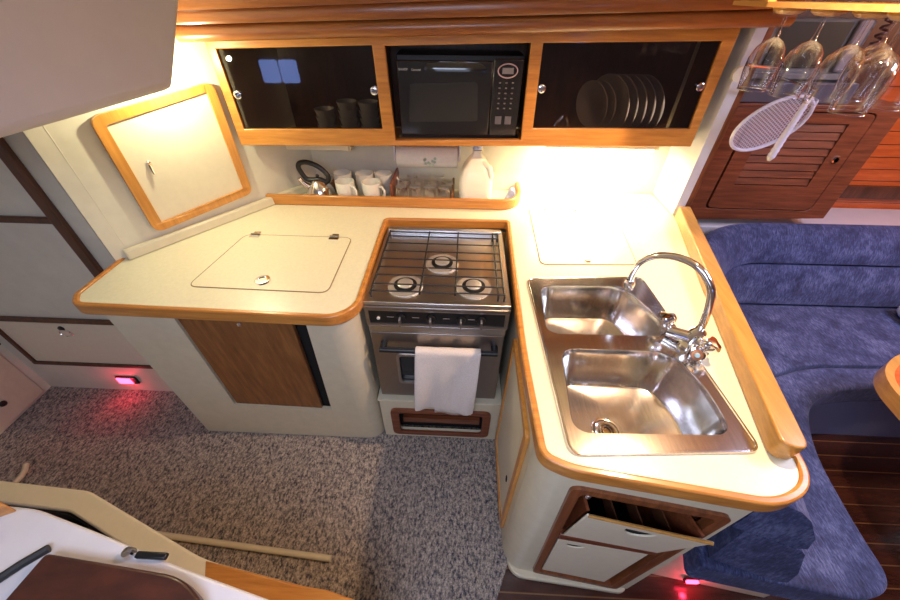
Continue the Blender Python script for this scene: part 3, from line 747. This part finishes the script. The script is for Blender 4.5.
# dishes inside: cups left, plates standing on edge right
cm_d = mat('off white crockery', (.62,.60,.56), .3); M['crock'] = cm_d
for i, (x, n_) in enumerate(((-.60,3),(-.50,4),(-.41,4))):
    for k in range(n_):
        o = MB().lathe([(.022,0),(.030,.006),(.042,.050),(.040,.050),(.028,.010),(.001,.008)], (x,1.665,1.2345+k*.030), 24).build('bowl', 'crock', smooth=True)
        tag(o, '%s bowl up in the %s stack behind the left smoked door' % (('lowest','second','third','top')[k], ('left','middle','right')[i]), 'bowl', 'bowls in the wall cabinet')
for k in range(7):
    x = .545+.034*k; a = .50
    m = MB(Matrix.Translation((x,1.728,1.368)) @ Matrix.Rotation(a,4,'Z') @ Matrix.Rotation(-PI/2-.1,4,'Y'))
    m.lathe([(.001,.0),(.055,.0),(.075,.012),(.115 if k>1 else .09,.018),(.115 if k>1 else .09,.021),(.073,.015),(.054,.004),(.001,.004)], n=40)
    o = m.build('plate', 'crock', smooth=True)
    tag(o, '%s plate from the left standing on edge behind the right smoked door' % ('first','second','third','fourth','fifth','sixth','seventh')[k], 'plate', 'plates standing in the wall cabinet')
# microwave
mw = thing('microwave', 'black microwave oven fitted in the middle of the teak wall cabinet', 'microwave', (-.03,1.65,1.25))
MB(MC).box((U(-.270),.045,1.250),(U(.217),.185,1.545)).build('body', 'black', mw, bevel=.004)
MB(MC).box((U(-.269),.028,1.262),(U(.098),.0445,1.528)).build('door', 'doorblack', mw, bevel=.005)
MB(MC).box((U(.101),.028,1.262),(U(.216),.0445,1.535)).build('control_panel', 'doorblack', mw, bevel=.004)
wn = MB(MC).ext([(U(a),.0278,c) for a,c in rpoly([(-.232,1.312),(.050,1.318),(.045,1.458),(-.222,1.450)], .012)], (0,-.001,0)).build('window', 'grille', mw)
gl_ = []
for x, k in ((-.165,.15),(-.150,.75),(-.10,1.0),(-.02,1.0),(.05,.8),(.075,.2)):
    gl_.append([(U(x), .0279, 1.488)] + [(U(x), .0279-(.008*k)+.10*(1-math.cos(a)), 1.488+.10*math.sin(a)*.9) for a in [math.radians(2.4*q) for q in range(0,10)]] + [(U(x), .0279, 1.524)])
MB(MC).loft(gl_).build('highlight_bulge', 'doorblack', mw, smooth=True)  # added bulge, shaped to catch a bluish highlight along the door top
MB(MC).tube([(U(.156+.037*math.cos(2*PI*k/32)), .026, 1.497+.023*math.sin(2*PI*k/32)) for k in range(32)], .0022, 6, closed=True).build('display_ring', 'pinkring', mw)
MB(MC).box((U(.135),.0268,1.487),(U(.178),.0275,1.507)).build('display', 'display', mw)
for r in range(6):
    for c in range(3):
        MB(MC).box((U(.126+.025*c),.0262,1.455-.018*r),(U(.126+.025*c)+.008,.0275,1.4595-.018*r)).build('button', 'dimgrey', mw)
for c in (0,1):
    MB(MC).box((U(.122+.04*c),.0262,1.308),(U(.122+.04*c)+.026,.0275,1.338)).build('button', 'mauvegrey', mw)
def text(body, size, loc, parent, mtl, rot):
    cu = bpy.data.curves.new('lettering', 'FONT'); cu.body = body; cu.size = size; cu.extrude = .0004
    o = bpy.data.objects.new('lettering', cu); COL.objects.link(o)
    dg = bpy.context.evaluated_depsgraph_get(); me = bpy.data.meshes.new_from_object(o.evaluated_get(dg))
    bpy.data.objects.remove(o); q = bpy.data.objects.new('lettering', me); COL.objects.link(q)
    q.data.materials.append(M[mtl]); q.parent = parent; q.location = Vector(loc)-wpos(parent); q.rotation_euler = rot
    return q
pp = MC @ Vector((U(-.262),.0275,1.494))
M['lettergrey'] = mat('pale lettering', (.62,.62,.60), .4)
text('SHARP', .0120, pp, mw, 'lettergrey', (PI/2,0,.0314)); pp = MC @ Vector((U(-.213),.0275,1.494)); text('Carousel', .0100, pp, mw, 'lettergrey', (PI/2,0,.0314))

# ================================================================== beam / fascia above the wall cabinet
bm_ = thing('deck_beam', 'long varnished teak beam moulding above the galley wall cabinet', 'beam', (0,1.5,1.6))
def band(x0, x1, y, pr0, pr1, m, name, yb=1.56):
    # pr = (z low, z high, protrusion)
    n = 8; l0, l1 = [], []
    for (x, (za, zb, pd), L_) in ((x0, pr0, l0), (x1, pr1, l1)):
        yf = y + (.05 if x > 0 else 0)
        for k in range(n+1):
            t = k/n; L_.append((x, yf - pd*math.sin(PI*t)**.6, za+(zb-za)*t))
        L_.append((x, yf+.06, zb)); L_.append((x, yf+.06, za))
    MB().loft([l0, l1]).build(name, m, bm_, smooth=True)
band(-.985, 1.045, 1.470, (1.585,1.632,.014), (1.648,1.695,.014), 'beam', 'lower_moulding')
band(-.985, 1.045, 1.455, (1.633,1.668,.005), (1.696,1.745,.005), 'beam', 'middle_moulding')
band(-.985, 1.045, 1.440, (1.669,1.735,.004), (1.746,1.80,.004), 'beam', 'upper_board')
MB().ext([(-.985,1.50,1.736),(1.045,1.55,1.801),(1.045,1.62,1.995),(-.985,1.60,1.995)], (0,.02,0)).build('soffit', 'gelcoat', bm_)

# ================================================================== overhead box at upper left
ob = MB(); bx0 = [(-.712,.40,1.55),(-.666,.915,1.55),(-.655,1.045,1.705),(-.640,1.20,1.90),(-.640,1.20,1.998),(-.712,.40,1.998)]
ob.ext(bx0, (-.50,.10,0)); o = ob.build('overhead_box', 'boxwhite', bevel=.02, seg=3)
tag(o, 'large smooth pale mauve box hanging from the deckhead at the upper left', 'overhead box')

# ================================================================== bulkhead end and louvred cabinet
be = thing('bulkhead_post', 'white bulkhead end with brown wood edge strip between galley and settee', 'bulkhead', (1.02,1.7,.0))
MB().box((1.000,1.612,.9265),(1.040,1.858,1.99)).build('panel', 'moulding', be)
MB().box((1.0405,1.612,.90),(1.066,1.858,1.99)).build('edge_strip', 'redteak_z', be, bevel=.004)
lv = thing('louvre_cabinet', 'red brown teak cabinet with rounded louvred door above the settee ledge', 'cabinet', (1.45,1.78,.84))
YL = 1.75
dO = rpoly([(1.235,.905),(1.745,.905),(1.745,1.345),(1.235,1.345)], .03)
MB().plate([(1.085,YL,.83),(1.845,YL,.86),(1.845,YL,1.362),(1.085,YL,1.362)], [[(a,YL,c) for a,c in rpoly([(1.228,.898),(1.752,.898),(1.752,1.350),(1.228,1.350)], .032)]], (0,.022,0)).build('face', 'redteak', lv, bevel=.002)
MB().box((1.10,YL+.030,.85),(1.83,YL+.035,1.36)).build('dark_gap', 'cavity_shade', lv)
dI = [(1.31,1.025),(1.655,1.025),(1.655,1.305),(1.31,1.305)]
dlv = MB().plate([(a,YL-.004,c) for a,c in dO], [[(a,YL-.004,c) for a,c in dI]], (0,.022,0)).build('door', 'redteak', lv, bevel=.004)
sl = MB()
for k in range(8):
    z = 1.030+.0345*k; sl.ext([(1.308,YL-.001,z),(1.308,YL+.006,z+.029),(1.308,YL+.014,z+.029),(1.308,YL+.010,z-.004)], (.349,0,0))
sl.build('louvres', 'redteak', dlv)
MB().lathe([(.018,0),(.017,.005),(.011,.006),(.010,.002)], (1.700,YL-.004,1.155), 24, 'y').build('latch_ring', 'chrome', dlv, smooth=True)
MB().lathe([(.0098,.0025),(.001,.0025)], (1.700,YL-.004,1.155), 20, 'y').build('latch_hole', 'black', dlv)
MB().box((1.085,YL-.002,1.3625),(1.845,1.93,1.378)).build('shelf', 'redteak', lv, bevel=.003)
MB().box((1.82,YL+.0225,.86),(1.845,1.93,1.362)).build('end_panel', 'redteak_z', lv)
MB().box((1.07,1.925,1.379),(1.86,1.935,1.99)).build('recess_back', 'darkwood', lv)
# things on that shelf: radio with coiled cord
rd = thing('radio_set', 'grey radio set with dark olive front on the shelf behind the wine glasses', 'radio', (1.36,1.82,1.379))
MB().box((1.16,1.80,1.379),(1.56,1.915,1.66)).build('case', 'greyplastic', rd, bevel=.012)
MB().box((1.20,1.792,1.50),(1.47,1.799,1.65)).build('front', 'greydark', rd, bevel=.003)
MB().box((1.16,1.775,1.462),(1.56,1.7995,1.485)).build('bezel', 'greyplastic', rd, bevel=.004)
MB().box((1.14,1.755,1.379),(1.60,1.774,1.455)).build('lower_panel', 'mauvegrey', rd, bevel=.004)
MB().box((1.485,1.78,1.49),(1.53,1.799,1.66)).build('handset', 'display', rd, bevel=.008)
pc = []
for k in range(120):
    a = k*.55; pc.append((1.575+.013*math.cos(a), 1.775+.013*math.sin(a), 1.40+k*.0022))
o = MB().tube(pc, .0045, 6).build('coiled_cord', 'cord', smooth=True); tag(o, 'dark reddish coiled handset cord hanging beside the grey radio', 'cord')
# small lamp on the bulkhead edge
sl_ = thing('wall_lamp', 'small white round lamp with chrome frame on the bulkhead edge by the glasses', 'lamp', (1.06,1.60,1.48))
MB().lathe([(.001,-.024),(.018,-.022),(.026,-.008),(.026,.006),(.001,.010)], (1.000,1.588,1.505), 22, 'y').build('head', 'enamel', sl_, smooth=True)
MB().tube([(1.005,1.583,1.535),(1.125,1.58,1.525),(1.135,1.58,1.455),(1.01,1.58,1.465)], .0055, 8).build('bracket', 'chrome', sl_, smooth=True)
MB().box((1.055,1.575,1.468),(1.115,1.585,1.515)).build('shade', 'glass', sl_, bevel=.004)

# strainer and brush
cen = Vector((1.185,1.56,1.342)); axx = Vector((.86,-.10,.50)).normalized(); vv = Vector((-.42,-.34,.84)); vv = (vv-axx*vv.dot(axx)).normalized(); nx_ = axx.cross(vv)
MS = Matrix(((axx.x,vv.x,nx_.x,cen.x),(axx.y,vv.y,nx_.y,cen.y),(axx.z,vv.z,nx_.z,cen.z),(0,0,0,1)))
sn = thing('strainer', 'round white perforated strainer hanging in front of the louvred cabinet', 'strainer', tuple(cen))
RX, RY = .128, .108
MB(MS).tube([(RX*math.cos(2*PI*k/48), RY*math.sin(2*PI*k/48), 0) for k in range(48)], .0065, 8, closed=True).build('rim', 'whiteplastic', sn, smooth=True)
def dish(x, y): return -.016*(1-(x/RX)**2-(y/RY)**2)
mesh_ = MB(MS); step = .0112; vs = {}; fs = []; vl = []
hx = []
rows_ = int(RY/step)+1
def inside(x, y): return (x/RX)**2+(y/RY)**2 < .97
# perforated sheet: each cell is a small square frame with an eight-sided hole
for j in range(-rows_, rows_+1):
    for i in range(-16, 17):
        cx_, cy_ = (i+.5*(j % 2))*step, j*step*.92
        if not inside(cx_, cy_): continue
        hw, hh = step*.5, step*.46; n8 = 8; vo, vi = [], []
        for k in range(n8):
            a = 2*PI*(k+.5)/n8; c_, s_ = math.cos(a), math.sin(a); q_ = 1/max(abs(c_), abs(s_))
            x_, y_ = cx_+hw*c_*q_, cy_+hh*s_*q_; vo.append((x_, y_, dish(x_, y_)))
            x_, y_ = cx_+.0043*c_, cy_+.0043*s_; vi.append((x_, y_, dish(x_, y_)))
        mesh_.add(vo+vi, [(k, (k+1) % n8, n8+(k+1) % n8, n8+k) for k in range(n8)])
mesh_.build('perforated_disc', 'whiteplastic', sn, solid=.0008)
MB().tube([tuple(MS @ Vector((RX,.0,0))), (1.34,1.60,1.42), (1.352,1.70,1.425), (1.352,1.744,1.425)], .006, 8).build('hanging_arm', 'whiteplastic', sn, smooth=True)
br = thing('dish_brush', 'white ribbed brush handle hanging slantwise across the perforated strainer', 'brush', (1.17,1.46,1.30))
b0, b1_ = Vector((1.215,1.49,1.445)), Vector((1.180,1.465,1.250))
from_px = None
n_ = 22; pts = [b0.lerp(b1_, k/n_) for k in range(n_+1)]
MB().tube(pts, [.008+.0045*(k/n_)+(.0018 if k % 2 else 0) for k in range(n_+1)], 10).build('handle', 'whiteplastic', br, smooth=True)
MB().tube([b1_, b1_+(b1_-b0).normalized()*.012], [.012,.006], 10).build('end_cap', 'enamel', br, smooth=True)
MB().tube([b0, b0+Vector((.01,0,.03)), b0+Vector((.02,.25,.035))], .004, 8).build('hook', 'chrome', br, smooth=True)

# ================================================================== wine glasses in their rack
GL = [(.838,1.250),(.882,1.172),(.915,1.085),(.912,.990),(1.035,1.150),(1.045,1.050)]
rk = thing('glass_rack', 'pale wooden stemware rack under the deckhead with wine glasses hanging', 'rack', (.93,1.1,1.70))
holes = [[(x+.010*math.cos(2*PI*k/14), y+.010*math.sin(2*PI*k/14), 1.705) for k in range(14)] for x, y in GL]
MB().plate([(.80,.93,1.705),(1.30,.93,1.705),(1.30,1.31,1.705),(.72,1.31,1.705),(.72,1.16,1.705)], holes, (0,0,.010)).build('board', 'pale_teak', rk)
for x, y in GL:
    m = MB(); lo = [(r, z) for r, z in ((.038,1.7045),(.036,1.697),(.026,1.690),(.0105,1.688))]
    m.lathe(lo, (x,y,0), 24); m.f = [f for f in m.f if len(f) == 4]
    m.build('boss', 'pale_teak', rk, smooth=True)
MB().box((.73,1.18,1.7155),(.75,1.30,1.998)).build('hanger', 'pale_teak', rk); MB().box((1.27,.94,1.7155),(1.29,1.29,1.998)).build('hanger', 'pale_teak', rk)
proto = thing('wine_glass', '', 'wine glass', (0,0,0), 'wine glasses hanging in the rack')
# z measured from foot at top (z=0) downwards
MB().lathe([(.001,.0),(.033,.001),(.033,.003),(.005,.0),(.0045,-.006)], n=28).build('foot', 'glass', proto, smooth=True)
MB().lathe([(.0042,-.006),(.0038,-.03),(.0038,-.060),(.006,-.074)], n=12).build('stem', 'glass', proto, smooth=True)
m = MB().lathe([(.006,-.0742),(.020,-.082),(.031,-.098),(.037,-.122),(.037,-.150),(.033,-.180),(.0315,-.196)], n=32); m.f = [f for f in m.f if len(f) == 4]
m.build('bowl', 'glass', proto, smooth=True)
MB().tube([(.0315*math.cos(2*PI*k/32), .0315*math.sin(2*PI*k/32), -.1965) for k in range(32)], .0011, 5, closed=True).build('rim', 'glass', proto, smooth=True)
gl_l = ['leftmost wine glass hanging in the rack, furthest from the viewer','second wine glass from the left, hanging above the strainer','third wine glass from the left, in front of the brush handle','largest and nearest hanging wine glass, fourth from the left','wine glass half hidden behind the nearest hanging one','rightmost hanging wine glass, cut by the edge of the picture']
for i, (x, y) in enumerate(GL):
    c = proto if i == 0 else copy_tree(proto)
    c.scale = (1.12,1.12,1.02); c.location = (x, y, 1.7155); c['label'] = gl_l[i]

# ================================================================== settee
se = thing('settee', 'blue velour wraparound settee behind the galley worktop', 'settee', (1.6,1.1,0))
seat = rpoly([(.86,.30),(1.16,.262),(1.275,.30),(1.285,.44),(1.33,.70),(1.44,.90),(1.60,.985),(1.85,1.02),(3.2,1.0),(3.2,1.52),(1.42,1.52),(1.05,1.25),(.87,.80)],
             [.03,.06,.07,.1,.15,.1,.1,.1,.02,.02,.2,.25,.1])
A1 = [(.735,.325),(1.16,.262),(1.275,.30),(1.285,.44),(1.33,.70),(1.44,.90),(1.60,.985),(1.85,1.02),(3.2,1.0),(3.2,1.125),(2.05,1.125),(1.58,1.11),(1.36,1.03),(1.02,.98),(.90,.80)]
MB().prism(rpoly(A1, [.03,.07,.08,.1,.15,.1,.1,.1,.02,.02,.1,.15,.06,.03,.03]), .33, .452).build('seat_cushion', 'blue', se, bevel=.028, seg=4)
A2 = [(1.025,.99),(1.352,1.036),(1.575,1.118),(2.05,1.133),(3.2,1.133),(3.2,1.56),(1.50,1.56),(1.16,1.36)]
MB().prism(rpoly(A2, [.02,.06,.15,.1,.02,.02,.2,.2]), .33, .458).build('seat_cushion', 'blue', se, bevel=.022, seg=4)
bse = rpath([(.76,.432),(1.20,.372),(1.245,.46),(1.28,.70),(1.38,.90),(1.56,1.01),(1.85,1.05),(3.2,1.04)], [0,.05,.06,.15,.1,.1,.1,0])
MB().prism(bse+[(3.2,1.55),(1.45,1.55),(.90,.98)], .0, .329).build('base', 'bluevinyl', se)
# kick panel in cream near the galley end
MB().ext([(.72,.425,.001),(1.185,.359,.001),(1.185,.359,.328),(.72,.425,.328)], (0,-.008,0)).build('kick_panel', 'gelcoat', se)
# backrest sections following the wrap
bpth = rpath([(3.2,1.70),(1.38,1.68),(1.13,1.46),(1.0,1.04),(.785,.340)], [0,.25,.25,.4,0], 10)
def backrest(prof, m, name):
    loops = []
    inn = offs(bpth, 1.0); 
    for i, p in enumerate(bpth):
        p = Vector(p); nv = (Vector(inn[i])-p); nv.normalize()
        loops.append([(p.x+nv.x*a, p.y+nv.y*a, z - (.0)) for a, z in prof])
    return MB().loft(loops).build(name, m, se, smooth=True)
# offset positive = towards the seat
# path runs right-to-left then down: its left side is the seat side
low = [(-.02,.46),(.150,.46),(.168,.480),(.155,.55),(.110,.66),(.095,.675),(-.03,.675)]
upp = [(-.06,.680),(.085,.680),(.098,.692),(.082,.75),(.038,.815),(.005,.842),(-.03,.848),(-.06,.83)]
backrest(low, 'blue', 'backrest'); backrest(upp, 'blue', 'backrest')
# scatter cushion at the right edge
o = MB().loft([[(2.37+ (x-2.37)*1, y, z) for x,y in rpoly([(2.37-w,1.40-w*.6),(2.37+w,1.40-w*.6),(2.37+w,1.40+w*.6),(2.37-w,1.40+w*.6)], w*.4)] for z,w in ((.462,.10),(.50,.15),(.56,.14),(.60,.06))]).build('scatter_cushion', 'lightblue', smooth=True, subsurf=1)
tag(o, 'light blue cushion on the settee at the right edge of the picture', 'cushion')
cq = thing('courtesy_light', 'lit red courtesy light under the settee end beside the sink cabinet', 'courtesy light', (.93,.36,.05))
MB().box((.890,.372,.042),(.930,.380,.062)).build('lens', 'redlamp', cq)
MB().box((.885,.3802,.037),(.935,.388,.067)).build('housing', 'black', cq)

# table corner
tb = thing('saloon_table', 'orange red saloon table with rounded wooden rim at the right edge', 'table', (2.0,.8,0))
tp2 = rpoly([(1.422,.40),(1.472,.85),(1.637,.965),(2.6,1.0),(2.6,.40)], [.05,.09,.10,.05,.05], 8)
tpi = rpoly([(1.447,.425),(1.495,.838),(1.649,.940),(2.575,.975),(2.575,.425)], [.04,.08,.09,.04,.04], 8)
MB().prism(tpi, .700, .7215).build('top', 'tabletop', tb)
MB().plate([(x,y,.672) for x,y in tp2], [[(x,y,.672) for x,y in tpi]], (0,0,.055)).build('rim', 'pale_teak', tb, bevel=.008)
MB().prism(tpi, .675, .6995).build('underside', 'redteak', tb)
MB().lathe([(.10,.0008),(.09,.02),(.035,.03),(.035,.66),(.08,.674)], (2.2,.68,0), 24).build('pedestal', 'aluminium', tb, smooth=True)

# ================================================================== companionway steps at lower left
cw = thing('companionway_step', 'cream moulded step box with dark hollow and honey wood lip, lower left', 'steps', (-1.0,.3,0))
cpth = [(-1.75,.465),(-1.169,.432),(-.700,.268),(-.40,.222)]
ob_ = rpath(cpth, [0,.02,.05,0], 6)
strip(MB(), ob_, -.062, .001, .5).build('side_wall', 'panelwhite', cw, bevel=.006)
lin = offs(ob_, -.0625)
strip(MB(), lin, -.006, .311, .488).build('hollow_shade', 'cavity_shade', cw)  # near-black sheet painting the inner wall as if in shade
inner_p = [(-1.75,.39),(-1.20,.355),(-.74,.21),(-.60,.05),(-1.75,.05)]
MB().prism(inner_p, .30, .31).build('hollow_floor', 'cavity_shade', cw)
MB().prism([(-1.30,.30),(-1.06,.285),(-1.05,.34),(-1.28,.352)], .312, .45).build('inner_block', 'brownwood', cw, bevel=.004)
MB().prism([(-.695,.2665),(-.400,.2215),(-.328,.215),(-.25,.198),(-.20,.12),(-.62,.12)], .462, .501).build('wood_lip', 'teak', cw, bevel=.005)
MB().prism([(-.40,.221),(-.22,.19),(-.20,.13),(-.60,.13)], .001, .461).build('lip_support', 'panelwhite', cw)
um = thing('companionway_ladder', 'white moulded ladder side in the lower left foreground', 'ladder', (-.8,.1,0))
wp = [(-1.40,.30),(-.975,.283),(-.786,.240),(-.57,.187),(-.358,.142),(-.30,.125),(-.30,-.15),(-1.40,-.15)]
MB().prism(rpoly(wp, [.01,.03,.05,.05,.02,.02,.02,.02]), .745, .80).build('moulding', 'moulding', um, bevel=.012, seg=3)
MB().ext([(-1.40,.292,.8005),(-1.03,.276,.8005),(-1.05,.20,.8005),(-1.40,.12,.8005)], (0,0,.02)).build('raised_lip', 'moulding', um, bevel=.008)
MB().prism([(-1.35,-.12),(-.34,-.12),(-.34,.05),(-1.35,.05)], .001, .744).build('support', 'moulding', um)
MB().box((-.672,.196,.8005),(-.605,.209,.812)).build('catch', 'black', um, bevel=.003)
MB().lathe([(.012,.8005),(.010,.816),(.001,.818)], (-.69,.2045,0), 14).build('catch_knob', 'chrome', um, smooth=True)
MB().tube([(-.955,.095,.810),(-.925,.140,.812),(-.895,.175,.812),(-.865,.205,.810)], .009, 8).build('gasket', 'rubber', um, smooth=True)
o = MB().prism(rpoly([(-.865,.05),(-.845,.192),(-.70,.180),(-.540,.166),(-.468,.125),(-.45,-.02),(-.86,-.02)], [.02,.01,.01,.04,.03,.02,.02]), .8008, .832).build('step_tread', 'tread', bevel=.006, seg=3)
tag(o, 'dark mahogany step tread with rounded corner on the white ladder moulding', 'step tread')
o = MB().prism([(-1.40,.31),(-1.05,.288),(-.985,.268),(-1.03,.245),(-1.40,.23)], .8215, .862).build('wood_chock', 'teak', bevel=.004)
tag(o, 'small brown wooden block at the far left edge of the white moulding', 'wooden block')
# rod on the carpet, with its bent end further left
o = MB().tube([(-1.25,.452,.0125),(-.475,.398,.0125)], .0115, 14).build('white_pole', 'gelcoat', smooth=True); tag(o, 'straight cream pole lying on the carpet past the step box', 'pole')
o = MB().tube([(-1.99,.62,.012),(-1.988,.65,.012),(-1.995,.675,.014),(-2.01,.70,.018)], .011, 12).build('white_hose_end', 'gelcoat', smooth=True); tag(o, 'short bent cream tube end on the carpet at the far left', 'tube')

# ================================================================== ceiling lamp (warm) – lights sink and carpet
cl_ = thing('ceiling_light', 'round warm dome light on the deckhead above the sink', 'light', (.80,.80,1.96))
MB().lathe([(.085,1.999),(.085,1.985),(.070,1.978)], (.80,.80,0), 32).build('base', 'redteak', cl_, smooth=True)

def light(kind, name, loc, energy, col, rot=(0,0,0), **kw):
    l = bpy.data.lights.new(name, kind); l.energy = energy; l.color = col
    for k, v in kw.items(): setattr(l, k, v)
    o = bpy.data.objects.new(name, l); COL.objects.link(o); o.location = loc; o.rotation_euler = rot; return o
light('SPOT', 'ceiling_lamp', (.79,.80,1.935), 60, (1,.66,.40), shadow_soft_size=.02, spot_size=math.radians(140), spot_blend=.35)
light('AREA', 'under_cabinet_tube', (.61,1.72,1.183), 6.5, (1,.88,.58), shape='RECTANGLE', size=.46, size_y=.06)
light('POINT', 'locker_reading_lamp', (-1.0,1.35,1.50), 7, (1,.93,.60), shadow_soft_size=.008)
light('AREA', 'companionway_daylight', (-.2,-.62,2.05), 17, (.66,.76,1.0), (math.radians(12),0,0), shape='RECTANGLE', size=1.0, size_y=.7)
light('AREA', 'saloon_hatch_daylight', (2.0,.68,2.05), 25, (.58,.65,1.0), (0,math.radians(-8),0), shape='RECTANGLE', size=.65, size_y=.6)
light('POINT', 'alcove_courtesy_glow', (-1.80,1.10,.10), .35, (1,.03,.08), shadow_soft_size=.02)
light('POINT', 'settee_courtesy_glow', (.91,.355,.055), .35, (1,.03,.08), shadow_soft_size=.01)
light('POINT', 'saloon_fill', (2.6,1.0,1.8), 18, (1,.50,.28), shadow_soft_size=.06)  # added warm fill for the saloon side, no fixture there

w = bpy.data.worlds.new('World'); SC.world = w; w.use_nodes = True
bg = w.node_tree.nodes['Background']; bg.inputs[0].default_value = (.70,.78,1.0,1); bg.inputs[1].default_value = 1.6

# ================================================================== camera
cam = bpy.data.cameras.new('Camera'); co = bpy.data.objects.new('Camera', cam); COL.objects.link(co)
cam.sensor_width = 36; cam.lens = 36*361/900; cam.clip_start = .02
up = Vector((5,420,361)).normalized(); yf = Vector((20,310,-361)); yf -= up*yf.dot(up); yf.normalize(); xr = yf.cross(up)
# rows: world axes expressed in camera coordinates -> camera-to-world rotation
Rm = Matrix(((xr.x,xr.y,xr.z),(yf.x,yf.y,yf.z),(up.x,up.y,up.z)))
co.matrix_world = Matrix.Translation((0,0,1.73)) @ Rm.to_4x4()
SC.camera = co
SC.cycles.transparent_max_bounces = 40
SC.cycles.sample_clamp_indirect = 6
SC.view_settings.view_transform = 'Standard'; SC.view_settings.look = 'None'
SC.view_settings.exposure = 0.28; SC.view_settings.gamma = 1; SC.view_settings.use_curve_mapping = False
